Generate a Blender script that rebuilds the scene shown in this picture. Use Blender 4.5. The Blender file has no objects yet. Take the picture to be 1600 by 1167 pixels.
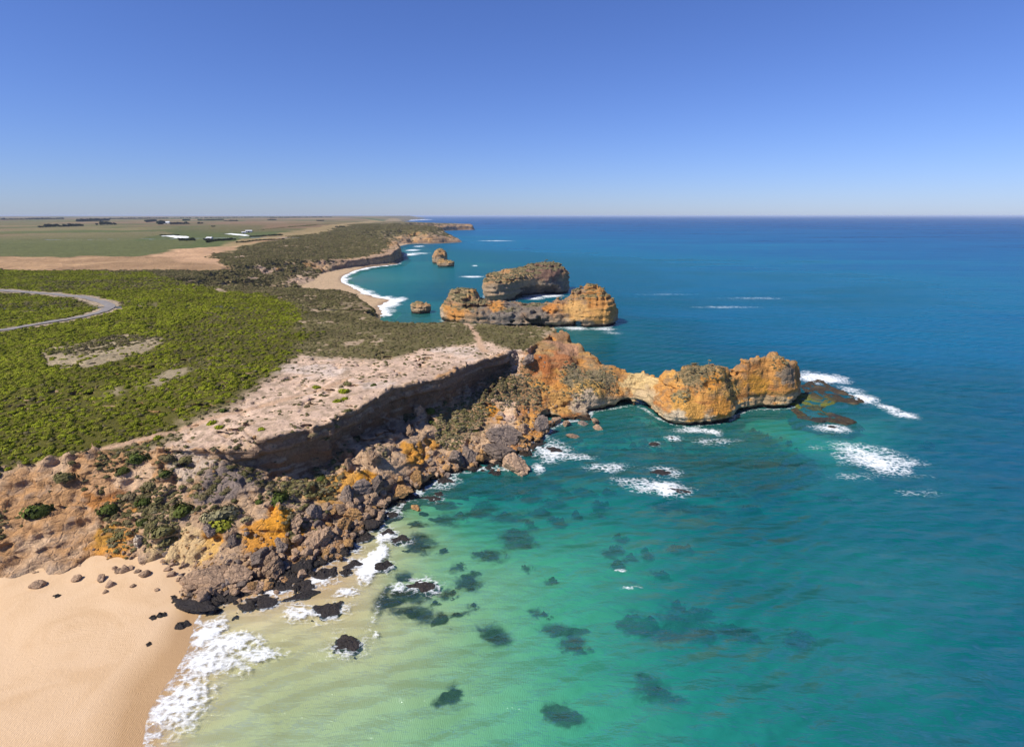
import bpy, math, random
import numpy as np
from mathutils import Vector, Matrix
from mathutils.bvhtree import BVHTree

# ------------------------------------------------------------------ camera, sky, sun, exposure
scene = bpy.context.scene
COL = scene.collection
F_PX, CX, CY, CAM_H = 863.0, 800.0, 583.5, 60.0
PITCH = math.radians(15.94)
cam_d = bpy.data.cameras.new("camera")
cam = bpy.data.objects.new("camera", cam_d)
COL.objects.link(cam)
cam.location = (0, 0, CAM_H)
cam.rotation_euler = (math.radians(90) - PITCH, 0, 0)
cam_d.sensor_width = 36.0
cam_d.lens = F_PX / 1600.0 * 36.0
cam_d.clip_start = 0.5
cam_d.clip_end = 200000.0
scene.camera = cam

SUN_EL, SUN_AZ = math.radians(50), math.atan2(-0.84, -0.54)      # azimuth from +Y towards +X
world = bpy.data.worlds.new("World")
scene.world = world
world.use_nodes = True
wn = world.node_tree.nodes
wl = world.node_tree.links
wn.clear()
w_out = wn.new("ShaderNodeOutputWorld")
w_bg = wn.new("ShaderNodeBackground")
w_sky = wn.new("ShaderNodeTexSky")
w_sky.sky_type = 'NISHITA'
w_sky.sun_disc = False
w_sky.sun_elevation = SUN_EL
w_sky.sun_rotation = SUN_AZ
w_sky.air_density = 1.0
w_sky.dust_density = 0.15
w_sky.ozone_density = 1.4
w_sky.altitude = 60
w_bg.inputs['Strength'].default_value = 0.092
w_tint = wn.new("ShaderNodeMix")          # the photograph's cool white balance
w_tint.data_type = 'RGBA'
w_tint.blend_type = 'MULTIPLY'
w_tint.inputs[0].default_value = 1.0
w_tint.inputs[7].default_value = (0.42, 0.545, 0.98, 1)
wl.new(w_sky.outputs[0], w_tint.inputs[6])
wl.new(w_tint.outputs[2], w_bg.inputs['Color'])
wl.new(w_bg.outputs[0], w_out.inputs['Surface'])

sun_d = bpy.data.lights.new("sun", 'SUN')
sun_d.energy = 4.6
sun_d.angle = math.radians(0.5)
sun_d.color = (1.0, 0.93, 0.82)
sun = bpy.data.objects.new("sun", sun_d)
COL.objects.link(sun)
sv = Vector((math.sin(SUN_AZ) * math.cos(SUN_EL), math.cos(SUN_AZ) * math.cos(SUN_EL), math.sin(SUN_EL)))
sun.rotation_euler = sv.to_track_quat('Z', 'Y').to_euler()
sun.location = sv * 300

vs = scene.view_settings
vs.view_transform = 'Standard'
vs.look = 'None'
vs.exposure = 0.5
vs.gamma = 1.0
vs.use_curve_mapping = False
scene.cycles.max_bounces = 5
scene.cycles.transparent_max_bounces = 12
scene.cycles.volume_bounces = 0

# ------------------------------------------------------------------ helpers: pixels, noise, interpolation
rs = np.random.RandomState(7)
random.seed(7)
SP, CP = math.sin(PITCH), math.cos(PITCH)


def ray(px, py):
    a, b = (px - CX) / F_PX, -(py - CY) / F_PX
    return np.array([a, CP + b * SP, -SP + b * CP])


def W(px, py, z=0.0):
    d = ray(px, py)
    t = (z - CAM_H) / d[2]
    return np.array([t * d[0], t * d[1], z])


TBL = rs.rand(64, 64, 64).astype(np.float32).ravel() * 2 - 1


def vnoise(x, y, z=0.0):
    x, y, z = np.broadcast_arrays(np.asarray(x, np.float32), np.asarray(y, np.float32), np.asarray(z, np.float32))
    xi, yi, zi = np.floor(x), np.floor(y), np.floor(z)
    fx, fy, fz = x - xi, y - yi, z - zi
    fx = fx * fx * (3 - 2 * fx); fy = fy * fy * (3 - 2 * fy); fz = fz * fz * (3 - 2 * fz)
    x0 = xi.astype(np.int32) & 63; y0 = yi.astype(np.int32) & 63; z0 = zi.astype(np.int32) & 63
    x1 = (x0 + 1) & 63; y1 = (y0 + 1) & 63; z1 = (z0 + 1) & 63
    x0 = x0 << 12; x1 = x1 << 12; y0 = y0 << 6; y1 = y1 << 6
    t = TBL
    a = t[x0 | y0 | z0] * (1 - fx) + t[x1 | y0 | z0] * fx
    b = t[x0 | y1 | z0] * (1 - fx) + t[x1 | y1 | z0] * fx
    c = t[x0 | y0 | z1] * (1 - fx) + t[x1 | y0 | z1] * fx
    d = t[x0 | y1 | z1] * (1 - fx) + t[x1 | y1 | z1] * fx
    return (a * (1 - fy) + b * fy) * (1 - fz) + (c * (1 - fy) + d * fy) * fz


def fbm(x, y, z=0.0, o=4, g=0.5):
    s, a, k = 0.0, 1.0, 1.0
    for i in range(o):
        s = s + a * vnoise(np.asarray(x) * k + 13.7 * i, np.asarray(y) * k + 5.1 * i, np.asarray(z) * k + 9.3 * i)
        a *= g; k *= 2.03
    return s


def sstep(a, b, x):
    t = np.clip((x - a) / (b - a), 0, 1)
    return t * t * (3 - 2 * t)


class RBF:
    """phi(r)=r interpolation through scattered points"""
    def __init__(s, pts, vals, warp=None):
        s.warp = warp
        p = np.array(pts, float)
        p = warp(p[:, 0], p[:, 1]) if warp else p
        s.c = p.mean(0); s.k = np.abs(p - s.c).max()
        p = (p - s.c) / s.k
        n = len(p)
        R = np.sqrt(((p[:, None] - p[None]) ** 2).sum(2))
        A = np.zeros((n + 1, n + 1)); A[:n, :n] = R; A[:n, n] = 1; A[n, :n] = 1
        A[:n, :n] += np.eye(n) * -1e-4
        s.p = p
        s.w = np.linalg.solve(A, np.r_[np.array(vals, float), 0.0])

    def __call__(s, x, y):
        sh = np.shape(x)
        q = s.warp(np.ravel(x), np.ravel(y)) if s.warp else np.stack([np.ravel(x), np.ravel(y)], 1)
        q = (q - s.c) / s.k
        out = np.full(len(q), s.w[-1])
        for i in range(len(s.p)):
            out += s.w[i] * np.sqrt((q[:, 0] - s.p[i, 0]) ** 2 + (q[:, 1] - s.p[i, 1]) ** 2)
        return out.reshape(sh)


def warp_log(x, y):
    y = np.maximum(np.asarray(y, float), 15.0)
    return np.stack([np.asarray(x, float) / y * 1.2, np.log(y)], 1)


def chaikin(P, n=2, closed=True):
    P = np.array(P, float)
    for _ in range(n):
        Q = np.roll(P, -1, 0) if closed else P[1:]
        A = P if closed else P[:-1]
        P = np.stack([A * .75 + Q * .25, A * .25 + Q * .75], 1).reshape(-1, P.shape[1])
    return P


def polydist(P, x, y, params=None):
    """signed distance, positive inside; optional per-vertex parameters at the nearest boundary point"""
    sh = np.shape(x)
    x = np.ravel(x).astype(np.float32); y = np.ravel(y).astype(np.float32)
    best = np.full(len(x), 1e12, np.float32)
    ins = np.zeros(len(x), bool)
    par = None if params is None else np.zeros((len(x), params.shape[1]), np.float32)
    n = len(P)
    for i in range(n):
        a, b = P[i], P[(i + 1) % n]
        e = b - a
        L = float(e @ e) + 1e-9
        t = np.clip(((x - a[0]) * e[0] + (y - a[1]) * e[1]) / L, 0, 1)
        dx = x - (a[0] + t * e[0]); dy = y - (a[1] + t * e[1])
        d = dx * dx + dy * dy
        m = d < best
        best = np.where(m, d, best)
        if params is not None:
            par[m] = params[i] * (1 - t[m, None]) + params[(i + 1) % n] * t[m, None]
        c = (a[1] > y) != (b[1] > y)
        if abs(e[1]) > 1e-9:
            ins ^= c & (x < e[0] * (y - a[1]) / e[1] + a[0])
    d = np.sqrt(best) * np.where(ins, 1, -1)
    d = d.reshape(sh)
    return d if params is None else (d, par.reshape(sh + (params.shape[1],)))


# ------------------------------------------------------------------ helpers: objects and materials
def tag(o, label=None, cat=None, group=None, kind=None):
    if label: o['label'] = label
    if cat: o['category'] = cat
    if group: o['group'] = group
    if kind: o['kind'] = kind
    return o


def mesh_np(name, V, Fq, mat=None, smooth=True, link=True):
    V = np.asarray(V, np.float32); Fq = np.asarray(Fq, np.int32)
    me = bpy.data.meshes.new(name)
    me.vertices.add(len(V)); me.vertices.foreach_set('co', V.ravel())
    k = Fq.shape[1]
    me.loops.add(Fq.size); me.loops.foreach_set('vertex_index', Fq.ravel())
    me.polygons.add(len(Fq))
    me.polygons.foreach_set('loop_start', np.arange(0, Fq.size, k, dtype=np.int32))
    me.polygons.foreach_set('use_smooth', np.full(len(Fq), smooth))
    me.update(calc_edges=True)
    me.validate()
    if mat: me.materials.append(mat)
    o = bpy.data.objects.new(name, me)
    if link: COL.objects.link(o)
    return o


def vcol(o, name, rgb):
    a = o.data.color_attributes.new(name, 'FLOAT_COLOR', 'POINT')
    c = np.ones((len(rgb), 4), np.float32); c[:, :3] = rgb
    a.data.foreach_set('color', c.ravel())


def vflt(o, name, v):
    a = o.data.attributes.new(name, 'FLOAT', 'POINT')
    a.data.foreach_set('value', np.asarray(v, np.float32).ravel())


class NT:
    def __init__(s, name):
        s.m = bpy.data.materials.new(name); s.m.use_nodes = True
        s.n = s.m.node_tree.nodes; s.l = s.m.node_tree.links
        s.n.clear(); s.out = s.n.new('ShaderNodeOutputMaterial')

    def N(s, t, **kw):
        nd = s.n.new('ShaderNode' + t)
        for k, v in kw.items():
            if k in nd.inputs.keys() and not hasattr(nd, k):
                s.I(nd, k, v)
            else:
                setattr(nd, k, v)
        return nd

    def I(s, nd, k, v):
        if isinstance(v, bpy.types.NodeSocket): s.l.new(v, nd.inputs[k])
        else: nd.inputs[k].default_value = v
        return nd

    def noise(s, vec, scale, detail=4, rough=.55, dist=0.0):
        nd = s.n.new('ShaderNodeTexNoise')
        s.l.new(vec, nd.inputs['Vector'])
        nd.inputs['Scale'].default_value = scale; nd.inputs['Detail'].default_value = detail
        nd.inputs['Roughness'].default_value = rough; nd.inputs['Distortion'].default_value = dist
        return nd.outputs['Fac']

    def math(s, op, a, b=None, c=None, clamp=False):
        nd = s.n.new('ShaderNodeMath'); nd.operation = op; nd.use_clamp = clamp
        for i, v in enumerate((a, b, c)):
            if v is not None: s.I(nd, i, v)
        return nd.outputs[0]

    def maprange(s, v, a, b, c, d, smooth=False):
        nd = s.n.new('ShaderNodeMapRange')
        if smooth: nd.interpolation_type = 'SMOOTHSTEP'
        s.l.new(v, nd.inputs['Value'])
        for k, q in zip(('From Min', 'From Max', 'To Min', 'To Max'), (a, b, c, d)): nd.inputs[k].default_value = q
        return nd.outputs[0]

    def mix(s, f, a, b, mode='MIX'):
        nd = s.n.new('ShaderNodeMix'); nd.data_type = 'RGBA'; nd.blend_type = mode
        s.I(nd, 0, f); s.I(nd, 6, a if not isinstance(a, tuple) else (*a, 1)); s.I(nd, 7, b if not isinstance(b, tuple) else (*b, 1))
        return nd.outputs[2]

    def ramp(s, v, stops):
        nd = s.n.new('ShaderNodeValToRGB')
        s.l.new(v, nd.inputs[0])
        e = nd.color_ramp.elements
        while len(e) < len(stops): e.new(0.5)
        for q, (p, c) in zip(e, stops): q.position = p; q.color = (*c, 1)
        return nd.outputs[0]

    def bump(s, h, strength, dist, normal=None):
        nd = s.n.new('ShaderNodeBump')
        s.l.new(h, nd.inputs['Height']); nd.inputs['Strength'].default_value = strength; nd.inputs['Distance'].default_value = dist
        if normal: s.l.new(normal, nd.inputs['Normal'])
        return nd.outputs[0]

    def principled(s, col, rough=.9, normal=None, spec=.2):
        nd = s.n.new('ShaderNodeBsdfPrincipled')
        s.I(nd, 'Base Color', col if not isinstance(col, tuple) else (*col, 1)); s.I(nd, 'Roughness', rough)
        nd.inputs['Specular IOR Level'].default_value = spec
        if normal: s.l.new(normal, nd.inputs['Normal'])
        return nd.outputs[0]

    def surf(s, x): s.l.new(x, s.out.inputs['Surface']); return s.m

    def pos(s): return s.n.new('ShaderNodeNewGeometry').outputs['Position']

    def attr(s, name, out='Fac'):
        nd = s.n.new('ShaderNodeAttribute'); nd.attribute_name = name
        return nd.outputs[out]


def mat_land(name, fine=1.0, bump=.7):
    """vertex colour gives the lie of rock, soil and sand; grain, cracks and speckle come from noise"""
    t = NT(name)
    p = t.pos()
    c = t.attr('Col', 'Color')
    rock = t.attr('rocky')
    n1 = t.noise(p, 0.35 / fine, 5, .6)
    n2 = t.noise(p, 1.6 / fine, 6, .65)
    n3 = t.noise(p, 7.0 / fine, 3, .6)
    c = t.mix(t.maprange(n1, .3, .7, 0, 1), c, t.mix(.45, c, (.66, .60, .56), 'MULTIPLY'))
    v = t.maprange(n2, .25, .75, .55, 1.4)
    cm = t.N('CombineColor')
    for k in ('Red', 'Green', 'Blue'): t.l.new(v, cm.inputs[k])
    c = t.mix(.8, c, cm.outputs[0], 'MULTIPLY')
    sp = t.maprange(n3, .55, .72, 0, .55)
    c = t.mix(t.math('MULTIPLY', sp, rock), c, (.05, .04, .03))
    # thin strata on rock
    mp = t.N('Mapping'); t.l.new(p, mp.inputs['Vector']); mp.inputs['Scale'].default_value = (.12, .12, 1.9)
    st = t.noise(mp.outputs[0], 1.0 / fine, 4, .6, .4)
    c = t.mix(t.math('MULTIPLY', t.maprange(st, .56, .66, 0, .55), rock), c, (.16, .09, .05))
    vo = t.N('TexVoronoi', feature='DISTANCE_TO_EDGE'); t.l.new(p, vo.inputs['Vector']); vo.inputs['Scale'].default_value = .55 / fine
    hs = t.math('ADD', t.math('MULTIPLY', n2, 1.0), t.math('MULTIPLY', n3, .35))
    hs = t.math('ADD', hs, t.math('MULTIPLY', t.math('MULTIPLY', st, rock), .7))
    hs = t.math('ADD', hs, t.math('MULTIPLY', t.math('MULTIPLY', t.maprange(vo.outputs['Distance'], 0, .12, 0, 1), rock), .3))
    return t.surf(t.principled(c, .95, t.bump(hs, bump, .9 * fine), .1))


def mat_boulder(name, c1, c2, dark=.5, rough=.9, spec=.15):
    t = NT(name)
    tc = t.N('TexCoord').outputs['Object']
    p = t.pos()
    r = t.N('ObjectInfo').outputs['Random']
    n1 = t.noise(p, .7, 5, .65); n2 = t.noise(p, 3.2, 5, .7); n3 = t.noise(p, .25, 2)
    c = t.mix(t.maprange(n1, .3, .7, 0, 1), c1, c2)
    v = t.math('MULTIPLY_ADD', r, .5, .72)
    v = t.math('MULTIPLY', v, t.maprange(n2, .25, .75, 1 - dark, 1.25))
    cm = t.N('CombineColor')
    for k in ('Red', 'Green', 'Blue'): t.l.new(v, cm.inputs[k])
    c = t.mix(1.0, c, cm.outputs[0], 'MULTIPLY')
    vo = t.N('TexVoronoi', feature='DISTANCE_TO_EDGE'); vo.inputs['Scale'].default_value = .8
    wp = t.N('VectorMath', operation='ADD'); t.l.new(p, wp.inputs[0]); nv = t.N('TexNoise'); nv.inputs['Scale'].default_value = .8; t.l.new(p, nv.inputs['Vector']); t.l.new(nv.outputs['Color'], wp.inputs[1]); t.l.new(wp.outputs[0], vo.inputs['Vector'])
    ck = t.maprange(vo.outputs['Distance'], 0, .05, 0, 1)
    c = t.mix(t.maprange(ck, 0, 1, .5, 0), c, (.06, .045, .035))
    hh_ = t.math('ADD', t.math('ADD', n2, t.math('MULTIPLY', n1, .6)), t.math('MULTIPLY', ck, .25))
    return t.surf(t.principled(c, rough, t.bump(hh_, .9, .6), spec))


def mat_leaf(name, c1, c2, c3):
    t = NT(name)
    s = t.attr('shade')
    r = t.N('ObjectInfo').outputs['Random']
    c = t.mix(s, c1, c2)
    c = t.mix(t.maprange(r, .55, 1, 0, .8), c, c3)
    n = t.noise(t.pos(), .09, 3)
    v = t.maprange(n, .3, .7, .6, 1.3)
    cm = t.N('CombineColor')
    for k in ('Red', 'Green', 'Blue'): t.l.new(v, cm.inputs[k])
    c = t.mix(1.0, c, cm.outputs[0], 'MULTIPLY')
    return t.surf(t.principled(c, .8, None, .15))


def mat_plain(name, c, rough=.8, var=.25, scale=.5):
    t = NT(name)
    n = t.noise(t.pos(), scale, 5, .6)
    return t.surf(t.principled(t.mix(t.maprange(n, .3, .7, 0, 1), tuple(q * (1 - var) for q in c), tuple(min(1, q * (1 + var)) for q in c)), rough))


M_LAND = mat_land('limestone_and_soil', 1.0)
M_LAND_MID = mat_land('limestone_and_soil_mid', 2.6)
M_LAND_FAR = mat_land('limestone_and_soil_far', 9.0, .5)
M_TAN = mat_boulder('tan_limestone', (.54, .365, .235), (.37, .25, .165))
M_GREY = mat_boulder('grey_limestone', (.33, .255, .205), (.22, .17, .14), .45)
M_GOLD = mat_boulder('gold_limestone', (.58, .33, .12), (.43, .25, .12))
M_CHALK = mat_boulder('white_limestone', (.56, .48, .38), (.42, .35, .27), .35)
M_WET = mat_boulder('wet_dark_rock', (.022, .018, .018), (.042, .032, .025), .5, .55, .4)
def mat_kelp():
    """weed thins out towards the rim of a reef, so the sand shows between the fronds"""
    t = NT('kelp_reef')
    p = t.pos()
    n = t.noise(p, 1.1, 5, .65)
    c = t.mix(n, (.006, .009, .011), (.026, .026, .020))
    th = t.math('ADD', t.attr('thick'), t.math('MULTIPLY', t.math('SUBTRACT', n, .5), .9))
    a = t.maprange(th, .05, .8, 0, .95, True)
    tr = t.N('BsdfTransparent')
    mx = t.N('MixShader'); t.l.new(a, mx.inputs[0]); t.l.new(tr.outputs[0], mx.inputs[1]); t.l.new(t.principled(c, .9, None, .05), mx.inputs[2])
    return t.surf(mx.outputs[0])


M_KELP = mat_kelp()
M_BRIGHT = mat_leaf('bright_scrub_leaf', (.088, .10, .006), (.28, .315, .012), (.18, .16, .03))
M_OLIVE = mat_leaf('olive_scrub_leaf', (.08, .075, .026), (.20, .178, .07), (.20, .15, .085))
M_GREYG = mat_leaf('saltbush_leaf', (.115, .105, .055), (.28, .25, .14), (.24, .18, .08))
M_DARKG = mat_leaf('dark_shrub_leaf', (.028, .042, .008), (.095, .125, .02), (.08, .085, .02))
M_TREE = mat_leaf('windbreak_leaf', (.012, .02, .010), (.035, .045, .018), (.03, .03, .02))

# ------------------------------------------------------------------ the lie of the land
PLAT_PX = [(-260, 830, 13), (-150, 788, 13.5), (0, 737, 14), (150, 711, 14.5), (250, 704, 15), (330, 700, 15.5), (385, 698, 16.5), (400, 692, 17),
           (440, 682, 17.5), (480, 668, 18), (520, 658, 18), (545, 642, 18), (580, 626, 18), (620, 606, 18), (660, 594, 18), (700, 582, 18),
           (740, 568, 18), (775, 556, 18), (806, 546, 18), (822, 548, 18), (850, 531, 18), (872, 518, 18), (868, 512, 18), (832, 508, 18), (790, 508, 18),
           (740, 506, 18), (690, 503, 18), (640, 504, 18), (600, 501, 18), (583, 494, 18), (565, 484, 18), (545, 478, 18.5), (520, 471, 19), (498, 465, 19)]
PLAT = np.array([W(*q)[:2] for q in PLAT_PX] + [np.array([-420., 330.]), np.array([-500., 60.])])
TOP_PX = PLAT_PX + [(300, 600, 18), (300, 540, 18.5), (300, 480, 20), (150, 430, 20), (0, 440, 20), (-200, 600, 17), (500, 530, 18), (700, 530, 18), (600, 560, 18),
                    (350, 400, 21), (440, 380, 24), (520, 370, 25), (400, 420, 18), (450, 420, 16), (485, 440, 14), (600, 386, 17), (560, 396, 13), (540, 405, 9), (630, 372, 22),
                    (655, 366, 24), (690, 361, 27), (715, 371, 13), (690, 348, 37), (715, 347, 37), (738, 351, 22), (640, 352, 33), (600, 352, 32), (250, 370, 21), (100, 370, 21),
                    (-200, 380, 21), (250, 350, 26), (0, 350, 26)]
TOP_PTS = [W(*q) for q in TOP_PX] + [np.array(q, float) for q in ((-1500, 6000, 36), (-1850, 12500, 57), (-3500, 14000, 54), (-9000, 9000, 36), (-4000, 8000, 36), (-9000, 20000, 40),
                                                                 (-16000, 30000, 44), (-25000, 40000, 50), (-400, 120, 14), (-400, 250, 18))]
R_TOP = RBF([p[:2] for p in TOP_PTS], [p[2] for p in TOP_PTS], warp_log)


def Htop(x, y):
    return R_TOP(x, y) + .5 * fbm(np.asarray(x) * .05, np.asarray(y) * .05, 3.3, 4) + .18 * vnoise(np.asarray(x) * .5, np.asarray(y) * .5, 7.7)


LOW_PX = [(0, 748, 13.4), (-120, 790, 13), (80, 735, 13.4), (0, 905, 2.4), (-120, 950, 2.4), (-120, 850, 8), (0, 830, 6.5), (0, 770, 11), (150, 868, 2.6), (250, 872, 2.4), (320, 866, 2.4), (150, 828, 6.2), (250, 842, 5.2), (330, 830, 5.8), (430, 850, 3), (440, 806, 6.4),
          (380, 835, 4.6), (200, 765, 9.8), (280, 775, 9.2), (350, 785, 8), (430, 772, 7.8), (150, 728, 13.2), (250, 719, 13.8), (330, 716, 14.2), (370, 735, 12), (300, 745, 11.6), (380, 765, 9.4),
          (430, 740, 8.6), (480, 737, 8), (530, 737, 7.4), (570, 742, 6.6), (600, 722, 7.2), (640, 692, 7.2), (700, 642, 8), (740, 622, 9), (780, 592, 11), (815, 572, 13),
          (480, 772, 6.3), (530, 775, 4.4), (560, 795, 2.2), (520, 805, 2.8), (470, 830, 3), (600, 762, 3.4), (650, 728, 4), (690, 703, 3.2), (720, 672, 5.4), (760, 642, 6.4), (740, 695, 2.6), (800, 622, 7.4),
          (830, 622, 6), (400, 880, 2), (440, 890, 1), (480, 880, .7), (540, 846, .6), (600, 798, .4), (640, 768, .4), (690, 742, .3), (740, 733, .3), (790, 733, .2), (830, 700, .3), (850, 672, .5), (870, 655, .9),
          (920, 658, -.6), (300, 905, 1.7), (350, 890, 1.9), (300, 940, .6), (380, 930, .3), (500, 920, -1.5), (600, 870, -2), (680, 790, -3), (760, 770, -4), (850, 740, -4), (900, 690, -3.5), (960, 660, -3), (1050, 700, -5),
          (250, 905, .6), (200, 905, .6), (150, 905, .6), (0, 950, 0), (150, 955, -.8), (280, 965, -.8), (350, 965, -1.2), (450, 950, -1.5), (600, 1000, -4), (200, 1080, -3), (900, 900, -6), (1200, 800, -7), (1250, 640, -5)]
LOW_PTS = [W(*q) for q in LOW_PX] + [np.array(q, float) for q in ((60, 200, -7), (30, 215, -7), (120, 220, -8), (100, 200, -7), (10, 235, -7), (45, 185, -5), (-40, 245, -7), (-100, 310, -5), (-200, 200, 5), (-20, 190, 4))]
R_LOW = RBF([p[:2] for p in LOW_PTS], [p[2] for p in LOW_PTS])

BED_PX = [(150, 868, 2.6), (250, 872, 2.3), (0, 905, 2.5), (150, 950, 1.3), (250, 950, .8), (290, 990, .15), (320, 975, -.15), (330, 1014, -.25), (150, 1014, .9), (0, 1000, 1.4), (0, 1160, 1.2), (200, 1100, .3), (260, 1014, .35), (300, 940, .35),
          (340, 945, -.1), (400, 970, -.25), (450, 970, -.35), (540, 930, -.25), (560, 1000, -.5), (420, 1010, -.45), (620, 900, -.8), (650, 830, -.8), (560, 900, -.22), (700, 900, -1.4), (800, 900, -1.7), (700, 980, -1.0), (850, 980, -2.2),
          (760, 800, -4.2), (850, 780, -5.0), (800, 760, -4.8), (950, 850, -3.6), (1000, 930, -3.4), (1100, 950, -5.4), (1300, 950, -5.1), (1420, 1000, -5.4), (1420, 850, -6.2), (1200, 820, -6.2), (1050, 830, -5.5), (1000, 760, -5), (900, 720, -4.6), (1100, 700, -4), (930, 670, -3.4),
          (1250, 700, -3.4), (1180, 690, -3), (1320, 690, -3.4), (1370, 720, -4.6), (1440, 760, -7), (1000, 1150, -3), (600, 1150, -1.0), (300, 1150, -.5), (1500, 1150, -6), (1700, 900, -7.2), (800, 1080, -1.7), (1200, 1080, -4.8),
          (1300, 560, -11), (1420, 620, -9), (960, 560, -6.5), (900, 530, -4.2), (880, 520, -3.6), (1000, 510, -9), (1200, 450, -10), (1100, 470, -10), (1400, 480, -9.5), (700, 430, -5), (620, 440, -3), (560, 440, -1.5), (640, 470, -4), (700, 470, -6.5), (660, 395, -6), (800, 400, -11), (1000, 400, -13), (1400, 400, -19), (760, 380, -13),
          (1400, 360, -28), (800, 355, -26), (1700, 500, -13), (1700, 380, -24), (1200, 345, -33), (1600, 345, -33), (560, 1330, -1), (1200, 1330, -5)]
BED_PTS = [W(*q) for q in BED_PX]
R_BED = RBF([p[:2] for p in BED_PTS], [p[2] for p in BED_PTS], warp_log)


def Hbed(x, y):
    return R_BED(x, y)


def ridge_mass(front, ridge, off, extra=None):
    """footprint polygon from a visible front shoreline and the ridge line pushed back; returns polygon and ridge points"""
    Rg = np.array(ridge)
    back = [r[:2] + np.array(off) for r in Rg[::-1]]
    P = np.array([f[:2] for f in front] + (extra or []) + back)
    return chaikin(P, 2), Rg


def ridge_pts(lst):
    out = []
    for px, py, z in lst: out.append(W(px, py, z))
    return out


def at_y(px, py, Y):
    d = ray(px, py); t = Y / d[1]
    return np.array([t * d[0], Y, CAM_H + t * d[2]])


HL_FRONT = [W(838, 652), W(870, 645), W(915, 645), W(960, 638), W(985, 634), W(1005, 637), W(1030, 656), W(1060, 667), W(1100, 666), W(1140, 660), W(1152, 646), W(1185, 639), W(1225, 641), W(1243, 634), W(1250, 618)]
HL_RIDGE = ridge_pts([(845, 531, 18), (870, 519, 18), (900, 537, 16), (925, 553, 14), (950, 570, 11.5), (985, 586, 9), (1020, 583, 10), (1050, 572, 14), (1090, 566, 16.7), (1130, 574, 15), (1160, 592, 11), (1180, 567, 15.5), (1200, 551, 17.5), (1222, 561, 16), (1240, 571, 13.5)])
HL_P0, HL_R = ridge_mass(HL_FRONT, HL_RIDGE, (2, 9))
HL_POLY = chaikin(np.array([f[:2] for f in HL_FRONT] + [r[:2] + np.array((2, 9)) for r in HL_RIDGE[::-1]] + [np.array((-14., 212.)), np.array((-16., 182.)), np.array((-4., 164.))]), 2)
HL_R2 = np.vstack([HL_R, [W(838, 590, 10.2), W(880, 590, 9.5), W(838, 560, 15.2), W(880, 558, 15), W(860, 545, 17), W(910, 575, 11.5), W(930, 600, 8.5), W(820, 555, 16.5), W(820, 590, 10.5), W(800, 530, 18), W(1075, 600, 11.5), W(1110, 610, 10.5), W(1195, 585, 12.5), W(1215, 590, 11.5)]])

IS_FRONT = [W(686, 500), W(700, 507), W(740, 514), W(800, 515), W(860, 513), W(890, 511), W(925, 513), W(950, 512), W(965, 506)]
IS_RIDGE = [at_y(695, 470, 328), at_y(706, 455, 328), at_y(722, 451, 327), at_y(738, 454, 326), at_y(752, 470, 323), at_y(775, 469, 323), at_y(800, 471, 323), at_y(830, 475, 321), at_y(855, 476, 320), at_y(880, 468, 319), at_y(903, 451, 318), at_y(925, 444, 318), at_y(942, 450, 318), at_y(957, 465, 318)]
IS_POLY, IS_R = ridge_mass(IS_FRONT, IS_RIDGE, (1.5, 14))
SL_FRONT = [W(752, 471), W(775, 473), W(800, 471), W(820, 466), W(835, 463), W(862, 462), W(885, 459), W(893, 456)]
SL_RIDGE = [at_y(757, 438, 438), at_y(775, 430, 442), at_y(800, 423, 445), at_y(825, 416, 450), at_y(850, 411, 455), at_y(871, 409, 460), at_y(876, 420, 462), at_y(888, 434, 464)]
SL_POLY, SL_R = ridge_mass(SL_FRONT, SL_RIDGE, (1.5, 18))


def blob_poly(cx, cy, rx, ry, n=14, seed=0, amp=.2):
    r = np.random.RandomState(seed)
    a = np.linspace(0, 2 * np.pi, n, endpoint=False)
    k = 1 + amp * (r.rand(n) * 2 - 1)
    return np.stack([cx + rx * k * np.cos(a), cy + ry * k * np.sin(a)], 1)


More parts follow.
